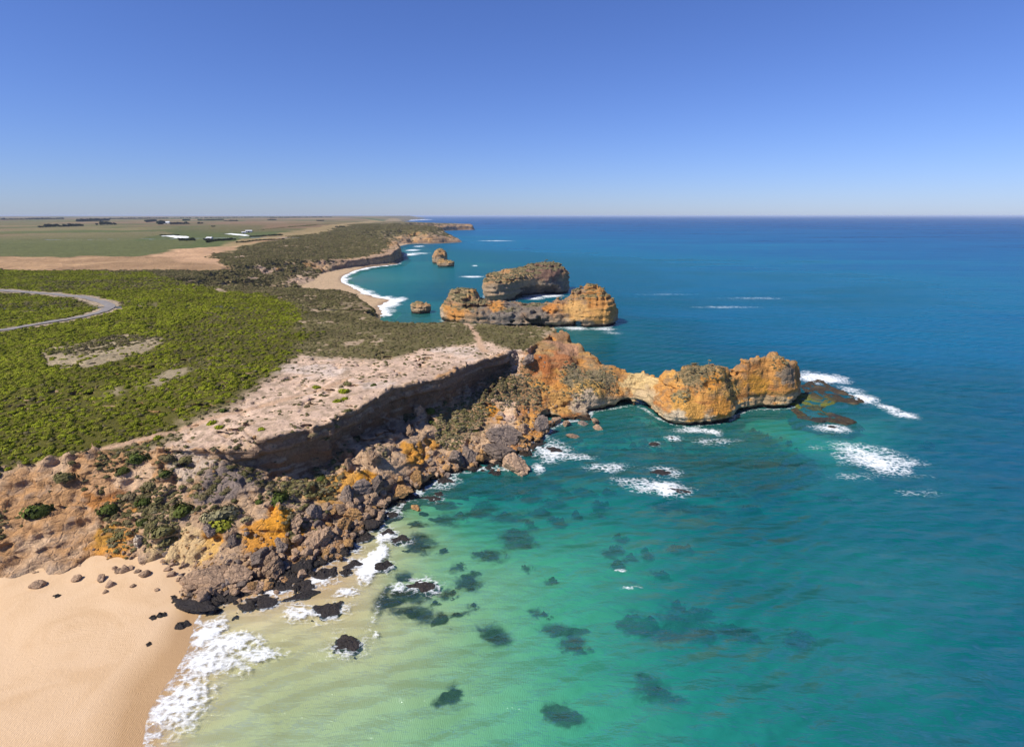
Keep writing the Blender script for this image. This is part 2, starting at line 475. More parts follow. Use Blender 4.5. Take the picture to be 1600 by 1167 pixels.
# the cove coast and the headlands beyond: shoreline with (beach width, beach slope, cliff step, slope above)
CO = [((-60, 205), (1, .3, 12, 1.2)), ((-62, 262), (1, .3, 12, 1.2)), ((-72, 300), (3, .3, 9, 1.0)), (W(598, 489)[:2], (12, .1, 6, .8)), (W(593, 479)[:2], (90, .04, 2, .5)), (W(611, 469)[:2], (110, .035, 0, .4)),
      (W(587, 464)[:2], (85, .04, 0, .35)), (W(554, 450)[:2], (52, .05, 0, .3)), (W(537, 443)[:2], (32, .06, 0, .3)), (W(533, 438)[:2], (24, .07, 0, .3)), (W(538, 431)[:2], (24, .07, 0, .3)), (W(552, 424)[:2], (20, .08, 4, .5)),
      (W(576, 418)[:2], (8, .2, 7, .8)), (W(600, 415.5)[:2], (6, .4, 8, 1.1)), (W(620, 413)[:2], (6, .4, 9, 1.2)), (W(631, 405)[:2], (4, .4, 12, 1.2)), (W(630, 397)[:2], (4, .3, 11, 1.1)), (W(622, 391)[:2], (6, .2, 6, .7)), (W(622, 386)[:2], (14, .1, 3, .35)),
      (W(634, 382.5)[:2], (16, .1, 2, .3)), (W(645, 381)[:2], (5, .2, 6, .5)), (W(668, 381)[:2], (3, .3, 8, .6)), (W(690, 380.5)[:2], (3, .3, 8, .6)), (W(718, 379)[:2], (4, .3, 3, .28)), (W(722, 377.5)[:2], (4, .3, 3, .3)), (W(700, 371)[:2], (4, .3, 8, .7)), ((-330, 1800), (4, .3, 10, .7)),
      ((-330, 2250), (6, .3, 12, .7)), (W(690, 361)[:2], (6, .3, 12, .7)), (W(715, 360)[:2], (6, .3, 12, .8)), (W(741, 359.5)[:2], (6, .3, 12, .9)), (W(742, 358)[:2], (6, .3, 10, .8)), ((-420, 2950), (6, .3, 10, .6)), ((-640, 3600), (40, .05, 4, .2)), ((-1120, 5200), (90, .03, 2, .1)),
      ((-1180, 6500), (90, .03, 3, .1)), ((-1500, 8500), (10, .3, 20, .3)), ((-1880, 12800), (10, .3, 30, .4)), ((-3500, 15000), (10, .3, 20, .4)), ((-16000, 60000), (10, .3, 20, .4)), ((-90000, 60000), (10, .3, 20, 1)), ((-90000, 205), (10, .3, 20, 1))]
CO_P = np.array([c[0] for c in CO], float)
CO_A = np.array([c[1] for c in CO], np.float32)


def coast(x, y):
    d, a = polydist(CO_P, x, y, CO_A)
    jit = fbm(np.asarray(x) * .03, np.asarray(y) * .03, 1.1, 4) * np.minimum(8, 1.2 + np.abs(d) * .15)
    dj = d + jit
    w, s1, hc, s2 = a[..., 0], a[..., 1], a[..., 2], a[..., 3]
    lo = np.where(dj < 0, dj * .25, s1 * dj)
    H = np.where(dj < w, lo, s1 * w + hc * sstep(0, 1.5, dj - w) + s2 * np.maximum(dj - w, 0))
    return d, dj, w, np.minimum(H, Htop(x, y))


# ------------------------------------------------------------------ signed-distance solids, meshed by surface nets
def surface_nets(f, org, h):
    s = f < 0
    nx, ny, nz = f.shape
    c = np.zeros((nx - 1, ny - 1, nz - 1), np.uint8)
    for i in (0, 1):
        for j in (0, 1):
            for k in (0, 1): c += s[i:nx - 1 + i, j:ny - 1 + j, k:nz - 1 + k]
    act = np.argwhere((c > 0) & (c < 8))
    idx = np.full(c.shape, -1, np.int32)
    idx[act[:, 0], act[:, 1], act[:, 2]] = np.arange(len(act))
    g = {}
    for i in (0, 1):
        for j in (0, 1):
            for k in (0, 1): g[i, j, k] = f[act[:, 0] + i, act[:, 1] + j, act[:, 2] + k]
    acc = np.zeros((len(act), 3)); cnt = np.zeros(len(act))
    for a in g:
        for ax in range(3):
            if a[ax] == 0:
                b = list(a); b[ax] = 1; b = tuple(b)
                m = (g[a] < 0) != (g[b] < 0)
                t = np.where(m, g[a] / np.where(m, g[a] - g[b], 1), 0)
                p = np.array(a, float)[None].repeat(len(act), 0); p[:, ax] = t
                acc[m] += p[m]; cnt[m] += 1
    V = (act + acc / cnt[:, None]) * h + np.array(org)
    Q = []
    e = (s[:-1] != s[1:])[:, 1:-1, 1:-1]
    w = np.argwhere(e) + [0, 1, 1]
    q = np.stack([idx[w[:, 0], w[:, 1] - 1, w[:, 2] - 1], idx[w[:, 0], w[:, 1], w[:, 2] - 1], idx[w[:, 0], w[:, 1], w[:, 2]], idx[w[:, 0], w[:, 1] - 1, w[:, 2]]], 1)
    fl = s[w[:, 0], w[:, 1], w[:, 2]]; q[~fl] = q[~fl][:, ::-1]; Q.append(q)
    e = (s[:, :-1] != s[:, 1:])[1:-1, :, 1:-1]
    w = np.argwhere(e) + [1, 0, 1]
    q = np.stack([idx[w[:, 0] - 1, w[:, 1], w[:, 2] - 1], idx[w[:, 0] - 1, w[:, 1], w[:, 2]], idx[w[:, 0], w[:, 1], w[:, 2]], idx[w[:, 0], w[:, 1], w[:, 2] - 1]], 1)
    fl = s[w[:, 0], w[:, 1], w[:, 2]]; q[~fl] = q[~fl][:, ::-1]; Q.append(q)
    e = (s[:, :, :-1] != s[:, :, 1:])[1:-1, 1:-1, :]
    w = np.argwhere(e) + [1, 1, 0]
    q = np.stack([idx[w[:, 0] - 1, w[:, 1] - 1, w[:, 2]], idx[w[:, 0], w[:, 1] - 1, w[:, 2]], idx[w[:, 0], w[:, 1], w[:, 2]], idx[w[:, 0] - 1, w[:, 1], w[:, 2]]], 1)
    fl = s[w[:, 0], w[:, 1], w[:, 2]]; q[~fl] = q[~fl][:, ::-1]; Q.append(q)
    return V, np.vstack(Q)


def grid(x0, x1, y0, y1, z0, z1, h):
    X = np.arange(x0, x1 + h, h); Y = np.arange(y0, y1 + h, h); Z = np.arange(z0, z1 + h, h)
    return X, Y, Z


def normals(o):
    n = np.zeros(len(o.data.vertices) * 3, np.float32)
    o.data.vertex_normals.foreach_get('vector', n)
    return n.reshape(-1, 3)


def rough3(x, y, z, k=1.0):
    """rock relief: joints, ledges and lumps (metres)"""
    a = .62 * fbm(x * .12 / k, y * .12 / k, z * .16 / k, 3)
    strata = .55 * vnoise(x * .06 / k, y * .06 / k, z * .95 / k + 3) + .22 * vnoise(x * .1 / k, y * .1 / k, z * 2.1 / k)
    bw = z / k + .9 * vnoise(x * .04 / k, y * .04 / k, 3.3) + .25 * vnoise(x * .3 / k, y * .3 / k, z * .3 / k)
    b1 = bw / 2.3; b2 = bw / .95
    strata = strata * .6 + .75 * (np.abs((b1 - np.floor(b1)) * 2 - 1) ** 2 - .35) * (.5 + .5 * vnoise(x * .07 / k, y * .07 / k, np.floor(b1) * 1.7)) + .28 * ((b2 - np.floor(b2)) - .5)
    joint = -.6 * np.clip(.22 - np.abs(vnoise(x * .3 / k + 9, y * .3 / k, z * .07 / k)), 0, 1) / .22
    lump = .42 * vnoise(x * .75 / k, y * .75 / k, z * .75 / k) + .30 * (np.abs(vnoise(x * .42 / k, y * .42 / k, z * .5 / k + 4)) * 2 - .6)
    return (a + strata - joint + lump) * k


def apply_band(f, X, Y, Z, amp_fn, band):
    idx = np.argwhere(np.abs(f) < band)
    x = X[idx[:, 0]]; y = Y[idx[:, 1]]; z = Z[idx[:, 2]]
    f[idx[:, 0], idx[:, 1], idx[:, 2]] += amp_fn(x, y, z, idx)
    return f


def ridge_solid(P, Rg, X, Y, Z, hc, undercut=1.6, pw=.75, jag=1.0, k=1.0):
    gx, gy = np.meshgrid(X, Y, indexing='ij')
    d = polydist(P, gx, gy) + .9 * k * fbm(gx * .11 / k, gy * .11 / k, 2.2, 3)
    dr = polydist(P, Rg[:, 0], Rg[:, 1])
    num = np.zeros_like(gx); den = np.zeros_like(gx); nd = np.zeros_like(gx)
    for (rx, ry, rz), q in zip(Rg, dr):
        w = 1 / (((gx - rx) ** 2 + (gy - ry) ** 2) / k ** 2 + 2) ** 2.6
        num += w * rz; nd += w * max(q, 2.5); den += w
    Hr = num / den; Dr = nd / den
    hcl = hc + .8 * vnoise(gx * .07 / k, gy * .07 / k, 5) * k
    H = hcl + np.maximum(Hr - hcl, .3) * np.clip(d / Dr, 0, 1.02) ** pw
    H = H + jag * .22 * k * vnoise(gx * .25 / k, gy * .25 / k, 8)
    ins = np.where(Z < 1.6 * k, undercut * (.55 + .45 * vnoise(gx * .08 / k, gy * .08 / k, 4.4)[..., None]), 0)
    ins = ins * sstep(2.2 * k, .9 * k, Z)[None, None] + np.where(Z < 0, -1.2, 0) * 0
    side = -d[..., None] + ins
    top = (Z[None, None] - H[..., None]) * .62
    return np.maximum(side, top).astype(np.float32), d, H


# ------------------------------------------------------------------ ground cover map (world space)
def wpoly(lst, z=18.5):
    return chaikin(np.array([W(q[0], q[1], z)[:2] for q in lst]), 1)


Z_BRIGHT = wpoly([(-250, 432), (150, 424), (250, 430), (310, 448), (370, 458), (430, 466), (472, 482), (476, 510), (466, 540), (440, 575), (390, 596), (335, 626), (275, 650), (205, 672), (150, 688), (-50, 726), (-250, 780)])
Z_BARE = [wpoly(q) for q in ([(150, 528), (190, 520), (240, 524), (270, 532), (225, 545), (190, 560), (150, 566), (60, 570), (60, 540)], [(185, 600), (205, 594), (212, 604), (195, 608)], [(245, 577), (300, 570), (290, 586), (262, 596), (232, 602)],
                             [(203, 482), (217, 480), (215, 486), (204, 487)], [(238, 480), (246, 482), (250, 492), (240, 490)], [(283, 452), (298, 455), (300, 460), (286, 460)], [(325, 452), (350, 452), (358, 462), (330, 460)], [(330, 440), (350, 440), (352, 449), (338, 449)])]
Z_SANDY = [chaikin(blob_poly(W(a, b, 17.5)[0], W(a, b, 17.5)[1], c / F_PX * W(a, b, 17.5)[1], 1.1 * c / F_PX * W(a, b, 17.5)[1] * d, 10, i, .35), 1) for i, (a, b, c, d) in enumerate((
    (343, 445, 9, 1.2), (335, 457, 11, 1), (352, 460, 8, 1), (434, 457, 10, 1), (415, 433, 7, 1.6), (392, 441, 6, 1.2), (370, 449, 6, 1), (432, 445, 5, 1.5), (450, 419, 16, 2.2), (480, 414, 18, 2.6), (505, 408, 18, 3), (530, 402, 16, 3.4), (420, 413, 12, 2.4), (395, 425, 8, 1.6), (378, 405, 10, 2.6), (460, 430, 5, 1.5), (475, 445, 5, 1.3), (490, 468, 8, .8), (440, 470, 6, .9), (300, 455, 8, .9), (365, 432, 6, 1.4), (545, 396, 12, 3), (600, 358, 6, 5), (615, 376, 7, 4)))]
Z_PALE = wpoly([(0, 740), (150, 696), (205, 678), (275, 654), (340, 628), (395, 598), (440, 564), (470, 546), (520, 560), (570, 566), (615, 556), (640, 546), (690, 538), (730, 534), (770, 532), (800, 540), (830, 548), (815, 560), (760, 575), (700, 590), (640, 612), (580, 640), (520, 668), (440, 700), (330, 715), (150, 730)])
PATHS = [(chaikin(np.array([W(*q)[:2] for q in ((60, 735, 14), (150, 707, 14.6), (215, 688, 15.5), (290, 666, 16.5), (340, 646, 17.5), (385, 637, 18), (430, 626, 18), (480, 615, 18), (530, 600, 18), (557, 587, 18))]), 2, False), .9),
         (chaikin(np.array([W(*q)[:2] for q in ((718, 500, 18), (735, 512, 18), (745, 525, 18), (750, 540, 18), (762, 556, 18))]), 2, False), .7)]
ROAD = chaikin(np.array([W(*q)[:2] for q in ((-260, 445, 20), (-60, 450, 20), (60, 456, 20), (130, 466, 19.7), (160, 473, 19.6), (174, 479.5, 19.5), (170, 486, 19.3), (150, 492.5, 19.2), (100, 503, 19), (0, 516, 19), (-200, 540, 18.5))]), 3, False)


def linedist(L, x, y):
    sh = np.shape(x); x = np.ravel(x); y = np.ravel(y)
    b = np.full(len(x), 1e12)
    for a, c in zip(L[:-1], L[1:]):
        e = c - a
        t = np.clip(((x - a[0]) * e[0] + (y - a[1]) * e[1]) / (e @ e + 1e-9), 0, 1)
        b = np.minimum(b, (x - a[0] - t * e[0]) ** 2 + (y - a[1] - t * e[1]) ** 2)
    return np.sqrt(b).reshape(sh)


F_TAN = wpoly([(-300, 404), (150, 402), (245, 402), (300, 391), (345, 388), (410, 383), (470, 372), (420, 378), (360, 388), (333, 400), (340, 407), (372, 416), (300, 420), (150, 421), (-300, 426)], 20.5)
F_PALE = wpoly([(238, 402), (262, 394), (300, 390), (345, 388), (380, 385), (345, 394), (333, 400), (340, 408), (368, 415), (300, 408)], 20.5)
F_STRIP = wpoly([(330, 400), (345, 391), (400, 379), (460, 371), (520, 363), (560, 352), (600, 347), (640, 345), (620, 341), (560, 348), (480, 361), (400, 371), (330, 384)], 24)


def cover(x, y):
    """returns ground colour and the three vegetation densities (bright, olive, sparse)"""
    x = np.asarray(x, np.float32); y = np.asarray(y, np.float32)
    n = len(x)
    k = np.clip(y / 150, .7, 6)
    jx = x + 3.2 * k * fbm(x * .09 / k, y * .09 / k, .3, 4) + np.clip(y / 25 - 2, 1.5, 7) * fbm(x * .03, y * .03, 5.3, 2); jy = y + 3.2 * k * fbm(x * .09 / k, y * .09 / k, 8.3, 4) + np.clip(y / 25 - 2, 1.5, 7) * fbm(x * .03, y * .03, 2.9, 2)
    n1 = fbm(x * .06, y * .06, 4.1, 5)
    n2 = fbm(x * .3, y * .3, 2.2, 4)
    col = np.tile(np.array([.145, .125, .055], np.float32), (n, 1))
    col = col * (1 + .3 * n1[:, None])
    sandy = sstep(.42, .75, n2 * .6 + n1 * .5)[:, None]
    col = col * (1 - sandy) + np.array([.40, .30, .20]) * sandy
    olive = np.ones(n) * np.clip(.95 - sandy[:, 0] * .8, 0, 1)
    # bright scrub
    b = sstep(-3, 5, polydist(Z_BRIGHT, jx, jy))
    col = col * (1 - b[:, None]) + np.array([.105, .10, .02]) * b[:, None]
    bright = b * (1 - .9 * sstep(.45, .75, n2 + .3 * n1)) * (.45 + .55 * sstep(-.55, -.1, fbm(x * .035 + 9, y * .035, 6, 3)))
    olive_in = b * sstep(.0, -.5, fbm(x * .035 + 9, y * .035, 6, 3))
    olive = olive * (1 - b) + olive_in * .4
    for P in Z_BARE:
        q = sstep(-1.5, 2, polydist(P, jx, jy))
        col = col * (1 - q[:, None]) + np.array([.33, .27, .17]) * q[:, None]
        bright *= 1 - q * .93
    for P in Z_SANDY:
        q = sstep(-2.0, 2.5, polydist(P, jx, jy) + 1.5 * n2)
        col = col * (1 - q[:, None]) + np.array([.52, .375, .265]) * q[:, None]
        bright *= 1 - q * .93; olive *= 1 - q * .85
    # pale limestone top
    q = sstep(-2.5, 3.5, polydist(Z_PALE, jx, jy))
    pale = np.array([.61, .445, .325]) * (1 + .22 * n1[:, None] + .12 * n2[:, None])
    white = sstep(.35, .7, fbm(x * .08 + 40, y * .08, 1, 4))[:, None]
    pale = pale * (1 - white) + np.array([.66, .55, .46]) * white * .7 + pale * white * .3
    col = col * (1 - q[:, None]) + pale * q[:, None]
    olive *= 1 - q; bright *= 1 - q
    tuft = sstep(.1, .6, fbm(x * .8, y * .8, 5, 3) + .3 * n1)[:, None] * q[:, None] * .5
    col = col * (1 - tuft) + np.array([.22, .17, .10]) * tuft
    sparse = q * sstep(-.15, .4, n2 + .2 * n1)
    for L, w in PATHS:
        p = sstep(w + .9, w * .4, linedist(L, x, y) + .5 * n2)
        col = col * (1 - p[:, None]) + np.array([.53, .36, .235]) * p[:, None]
        olive *= 1 - p; bright *= 1 - p; sparse *= 1 - p
    far = y > 300
    if far.any():
        xf, yf = jx[far], jy[far]
        c = col[far]
        d = polydist(F_STRIP, xf, yf)
        west = (xf / np.maximum(yf, 1) < -.53) | (yf > 1500)
        g = polydist(FIELD, xf, yf)
        gm = sstep(-8, 8, g)[:, None]
        bands = fbm(xf * .0016, yf * .0011, 7, 3)
        green = np.array([.105, .125, .04]); brown = np.array([.21, .145, .075]); straw = np.array([.30, .215, .115])
        t = sstep(-.25, .25, bands)[:, None]
        fc = green * (1 - t) + brown * t
        t2 = sstep(.35, .55, fbm(xf * .003 + 20, yf * .0025, 3, 3))[:, None]
        fc = fc * (1 - t2) + straw * t2
        # paddocks: a loose grid of fields, each with its own crop
        pu = xf * .92 + yf * .38; pv_ = -xf * .38 + yf * .92
        su, sv_ = 260 + .04 * yf, 340 + .10 * yf
        su = 300.; row = np.floor(pv_ / 520.); cell = np.floor(pu / su + .37 * row)
        hsh = np.mod(np.sin(cell * 12.9898 + row * 78.233) * 43758.5453, 1)
        pal = np.array([[.10, .12, .045], [.20, .14, .08], [.14, .125, .055], [.27, .20, .115], [.12, .14, .05], [.22, .15, .09]])
        fc = fc * .45 + .55 * pal[(hsh * 6).astype(int) % 6]
        nr = .75 * sstep(1500, 800, yf)[:, None] * sstep(-.1, .35, -bands)[:, None]
        fc = fc * (1 - nr) + np.array([.105, .13, .045]) * nr
        c = c * (1 - gm) + fc * gm
        for P, cc in ((F_STRIP, (.30, .23, .115)), (F_TAN, (.37, .24, .13)), (F_PALE, (.50, .32, .185))):
            q = sstep(-5, 5, polydist(P, xf, yf))[:, None]
            c = c * (1 - q) + np.array(cc) * (1 + .2 * fbm(xf * .05, yf * .05, 5, 3))[:, None] * q
            gm = np.maximum(gm, q)
        col[far] = c
        olive[far] *= 1 - gm[:, 0]; bright[far] *= 1 - gm[:, 0]
    rd = linedist(ROAD, x, y) if n < 3e6 else None
    v = sstep(6.5, 4.5, rd + .8 * n2)
    col = col * (1 - v[:, None]) + np.array([.40, .32, .22]) * v[:, None]
    v = sstep(6.5, 4.0, rd)
    olive *= 1 - v; bright *= 1 - v
    return np.clip(col, .01, .85), bright, olive, sparse


FIELD = np.vstack([wpoly([(-300, 412), (150, 408), (335, 402), (345, 391), (400, 379), (470, 369), (540, 357), (590, 349), (640, 346)], 23), [[-900, 4200], [-1250, 6500], [-2200, 12000], [-3500, 14500], [-16000, 59000], [-89000, 59000], [-9000, 450]]])
# ------------------------------------------------------------------ near headland (cliff, talus, arch neck, knobs)
NX0, NX1, NY0, NY1 = -126.0, 114.0, 66.0, 250.0
H_N = 0.42


def blend(c, m, col):
    m = np.clip(m, 0, 1)[:, None]
    return c * (1 - m) + np.asarray(col, np.float32) * m


def mk_near():
    X, Y, Z = grid(NX0, NX1, NY0, NY1, -3.4, 21.5, H_N)
    gx, gy = np.meshgrid(X, Y, indexing='ij')
    dp = polydist(PLAT, gx, gy)
    HT = Htop(gx, gy); HL = R_LOW(gx, gy)
    HL = HL + .5 * fbm(gx * .16, gy * .16, 6.6, 4)
    dpj = dp + .9 * fbm(gx * .1, gy * .1, 1.7, 4) + .5 * np.round(1.2 * vnoise(gx * .22, gy * .22, 3.1)) * .7
    # the cliff is undercut: a proud cap, a recess under it, and a bulging foot; left of the ravine it is only a slope
    cl = sstep(-62, -50, gx)
    rel = HT[..., None] - Z[None, None]
    nz = vnoise(gx * .06, gy * .06, 9.9)[..., None]
    ins = 2.3 * sstep(3.2 + nz, 4.6 + nz, rel) - .9 * sstep(7.0, 10.0, rel) - 1.6 * sstep(9, 13, rel)
    ins = ins * cl[..., None]
    f2 = np.maximum(-dpj[..., None] + ins, (Z[None, None] - HT[..., None]) * .9)
    f1 = (Z[None, None] - HL[..., None]) * .62
    f = np.minimum(f1, f2).astype(np.float32)
    del f1, f2, rel, ins
    f3, d3, H3 = ridge_solid(HL_POLY, HL_R2, X, Y, Z, 3.8, 2.4, .85)
    f = np.minimum(f, f3)
    del f3
    # the two sea arches through the neck, and the notch between the knobs
    def cap(a, b, r, sz=1.0):
        nonlocal f
        a = np.array(a); b = np.array(b); e = b - a
        i0, i1 = np.searchsorted(X, [min(a[0], b[0]) - r - 2, max(a[0], b[0]) + r + 2])
        j0, j1 = np.searchsorted(Y, [min(a[1], b[1]) - r - 2, max(a[1], b[1]) + r + 2])
        x = X[i0:i1, None, None] - a[0]; y = Y[None, j0:j1, None] - a[1]; z = (Z[None, None] - a[2]) / sz
        t = np.clip((x * e[0] + y * e[1]) / (e[0] ** 2 + e[1] ** 2), 0, 1)
        d = np.sqrt((x - t * e[0]) ** 2 + (y - t * e[1]) ** 2 + z * z) - r
        f[i0:i1, j0:j1] = np.maximum(f[i0:i1, j0:j1], -d)
    a = W(1000, 640); cap((a[0] - .5, a[1] - 6, 0), (a[0] + 5, a[1] + 26, 0), 2.3, 1.0)
    a = W(972, 640); cap((a[0] - 1, a[1] - 6, -.3), (a[0] + 2, a[1] + 5, -.3), 3.0, .9)
    a = W(1152, 645); cap((a[0], a[1] - 5, -.2), (a[0] + 1.5, a[1] + 5, -.2), 2.2, 1.2)
    a = W(850, 655); cap((a[0] - 5, a[1] - 2, .6), (a[0] + 3, a[1] - 1, .3), 2.6, .8)

    def amp(x, y, z, idx):
        tops = sstep(-.9, .3, z - HT[idx[:, 0], idx[:, 1]]) * (dp[idx[:, 0], idx[:, 1]] > 1.2)
        r = rough3(x, y, z)
        crest = np.maximum(sstep(26, 16, x) * sstep(168, 178, y), .75 * sstep(44, 36, x) * sstep(-2, 4, x) * sstep(163, 169, y))
        return r * np.where(tops > .5, .10, 1.0) * (1 - .72 * crest)
    f = apply_band(f, X, Y, Z, amp, 2.6)
    V, Q = surface_nets(f, (NX0, NY0, -3.4), H_N)
    return V, Q


V, Q = mk_near()
near = mesh_np('headland', V, Q, M_LAND)
tag(near, kind='structure')
near_n = normals(near)
NEAR_BVH = BVHTree.FromPolygons([tuple(v) for v in V.tolist()], [tuple(q) for q in Q.tolist()])


def hit(px, py, sea=True):
    """where the line of sight of a pixel meets the headland, else the sand or the sea"""
    d = Vector(ray(px, py)).normalized()
    r = NEAR_BVH.ray_cast(Vector((0, 0, CAM_H)), d)
    p = Vector(W(px, py, 0.0))
    if d.z < 0:
        for _ in range(3): p = Vector(W(px, py, max(0.0, float(Hbed(p.x, p.y)) if p.y < 110 else 0.0)))
    if r[0] is not None and r[3] < (p - Vector((0, 0, CAM_H))).length + .5:
        return r[0], r[1]
    return p, Vector((0, 0, 1))


def paint_near():
    x, y, z = V[:, 0], V[:, 1], V[:, 2]
    n = near_n
    top = Htop(x, y)
    dp = polydist(PLAT, x, y)
    ground, br, ol, sp = cover(x, y)
    n1 = fbm(x * .1, y * .1, z * .1, 4); n2 = fbm(x * .45, y * .45, z * .45, 4); n3 = fbm(x * .05, y * .05, z * .9, 4)
    istop = sstep(-1.7, -.5, z - top) * sstep(.35, .65, n[:, 2]) * sstep(-.5, 1.5, dp + .6 * n2)
    # slope material
    c = np.tile(np.array([.52, .36, .225], np.float32), (len(x), 1)) * (1 + .2 * n1[:, None])
    c = blend(c, sstep(-.05, .55, n1 + .4 * n2), (.46, .265, .125))
    c = blend(c, sstep(.25, .6, n2 - .1) * .55, (.28, .22, .175))
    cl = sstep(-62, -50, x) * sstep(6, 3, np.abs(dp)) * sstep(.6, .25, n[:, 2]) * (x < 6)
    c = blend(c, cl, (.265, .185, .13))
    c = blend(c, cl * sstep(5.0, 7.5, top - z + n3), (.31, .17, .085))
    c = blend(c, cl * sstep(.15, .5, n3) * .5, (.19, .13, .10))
    # headland knobs: gold and orange above, cream in the undercut band, grey crust on the crest
    h = sstep(-4, 5, x - (y - 160) * .15 + 2 * n2) * (dp < 1)
    orange = np.tile(np.array([.57, .275, .075], np.float32), (len(x), 1))
    orange = blend(orange, sstep(-.05, .45, n1), (.65, .355, .095))
    orange = blend(orange, sstep(.1, .5, n3), (.46, .20, .06))
    orange = blend(orange, sstep(.2, .6, n2) * .6, (.27, .18, .10))
    orange = blend(orange, sstep(5.6, 3.4, z + 1.3 * n3) * sstep(.5, .2, n[:, 2]), (.58, .435, .26))
    orange = blend(orange, sstep(9, 13, z + 2 * n1) * sstep(.55, .8, n[:, 2]) * .7, (.29, .20, .11))
    c = blend(c, h, 1); c = c * (1 - h[:, None]) + orange * h[:, None]
    # the coloured banks seen one by one
    for px, py, r, col in PATCH:
        p, _ = hit(px, py)
        rr = r / F_PX * (p - Vector((0, 0, CAM_H))).length
        d = np.sqrt((x - p.x) ** 2 + (y - p.y) ** 2 * .8 + (z - p.z) ** 2 * 1.6)
        c = blend(c, sstep(1.15, .75, d / rr + .42 * n2 + .3 * n3), col)
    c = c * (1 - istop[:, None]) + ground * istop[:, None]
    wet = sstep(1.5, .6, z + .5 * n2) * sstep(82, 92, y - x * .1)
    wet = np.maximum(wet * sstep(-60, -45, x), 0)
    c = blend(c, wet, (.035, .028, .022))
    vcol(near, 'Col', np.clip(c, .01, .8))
    vflt(near, 'rocky', np.clip(1 - istop, 0, 1))
    return br * istop, ol * istop, sp * istop, istop, wet


PATCH = [(800, 605, 34, (.36, .225, .115)), (825, 625, 24, (.38, .23, .11)), (775, 600, 24, (.34, .22, .12)), (720, 660, 34, (.30, .21, .12)), (830, 575, 20, (.40, .22, .10)), (430, 825, 34, (.64, .29, .035)), (400, 838, 22, (.58, .27, .05)), (330, 840, 15, (.56, .26, .04)), (322, 862, 18, (.60, .37, .12)), (270, 862, 34, (.58, .42, .22)), (180, 848, 24, (.58, .27, .055)), (165, 838, 14, (.50, .26, .05)),
         (165, 770, 24, (.45, .20, .06)), (175, 752, 24, (.58, .35, .18)), (215, 745, 26, (.60, .42, .27)), (250, 775, 24, (.58, .39, .23)), (215, 792, 12, (.5, .25, .07)), (310, 765, 16, (.45, .27, .13)), (385, 745, 26, (.24, .185, .15)), (345, 755, 34, (.235, .185, .155)), (300, 725, 30, (.52, .41, .31)),
         (505, 772, 26, (.52, .29, .085)), (545, 757, 24, (.55, .29, .07)), (575, 748, 14, (.58, .28, .04)), (650, 705, 24, (.56, .27, .05)), (675, 695, 14, (.55, .27, .06)), (766, 640, 15, (.56, .25, .035)), (785, 652, 12, (.52, .26, .06)), (860, 590, 16, (.50, .21, .06)), (845, 568, 20, (.42, .155, .05)), (880, 560, 20, (.40, .17, .07)),
         (875, 605, 12, (.52, .24, .06)), (880, 540, 26, (.45, .25, .14)), (850, 516, 16, (.56, .34, .18)), (900, 590, 22, (.22, .18, .11)), (875, 630, 26, (.50, .28, .09)), (935, 590, 26, (.24, .19, .11)), (925, 612, 26, (.57, .34, .10)), (1000, 600, 24, (.64, .47, .22)), (1010, 625, 24, (.56, .42, .24)), (920, 635, 30, (.47, .37, .26)),
         (1090, 585, 26, (.27, .20, .10)), (1112, 597, 15, (.52, .24, .05)), (1065, 620, 16, (.27, .22, .11)), (1075, 640, 26, (.56, .30, .075)), (1055, 655, 16, (.55, .45, .31)), (1130, 640, 22, (.58, .27, .055)), (1185, 605, 20, (.58, .28, .05)), (1200, 575, 18, (.50, .25, .075)), (1190, 630, 20, (.33, .24, .14)), (1235, 585, 18, (.28, .21, .14))]
near_masks = paint_near()

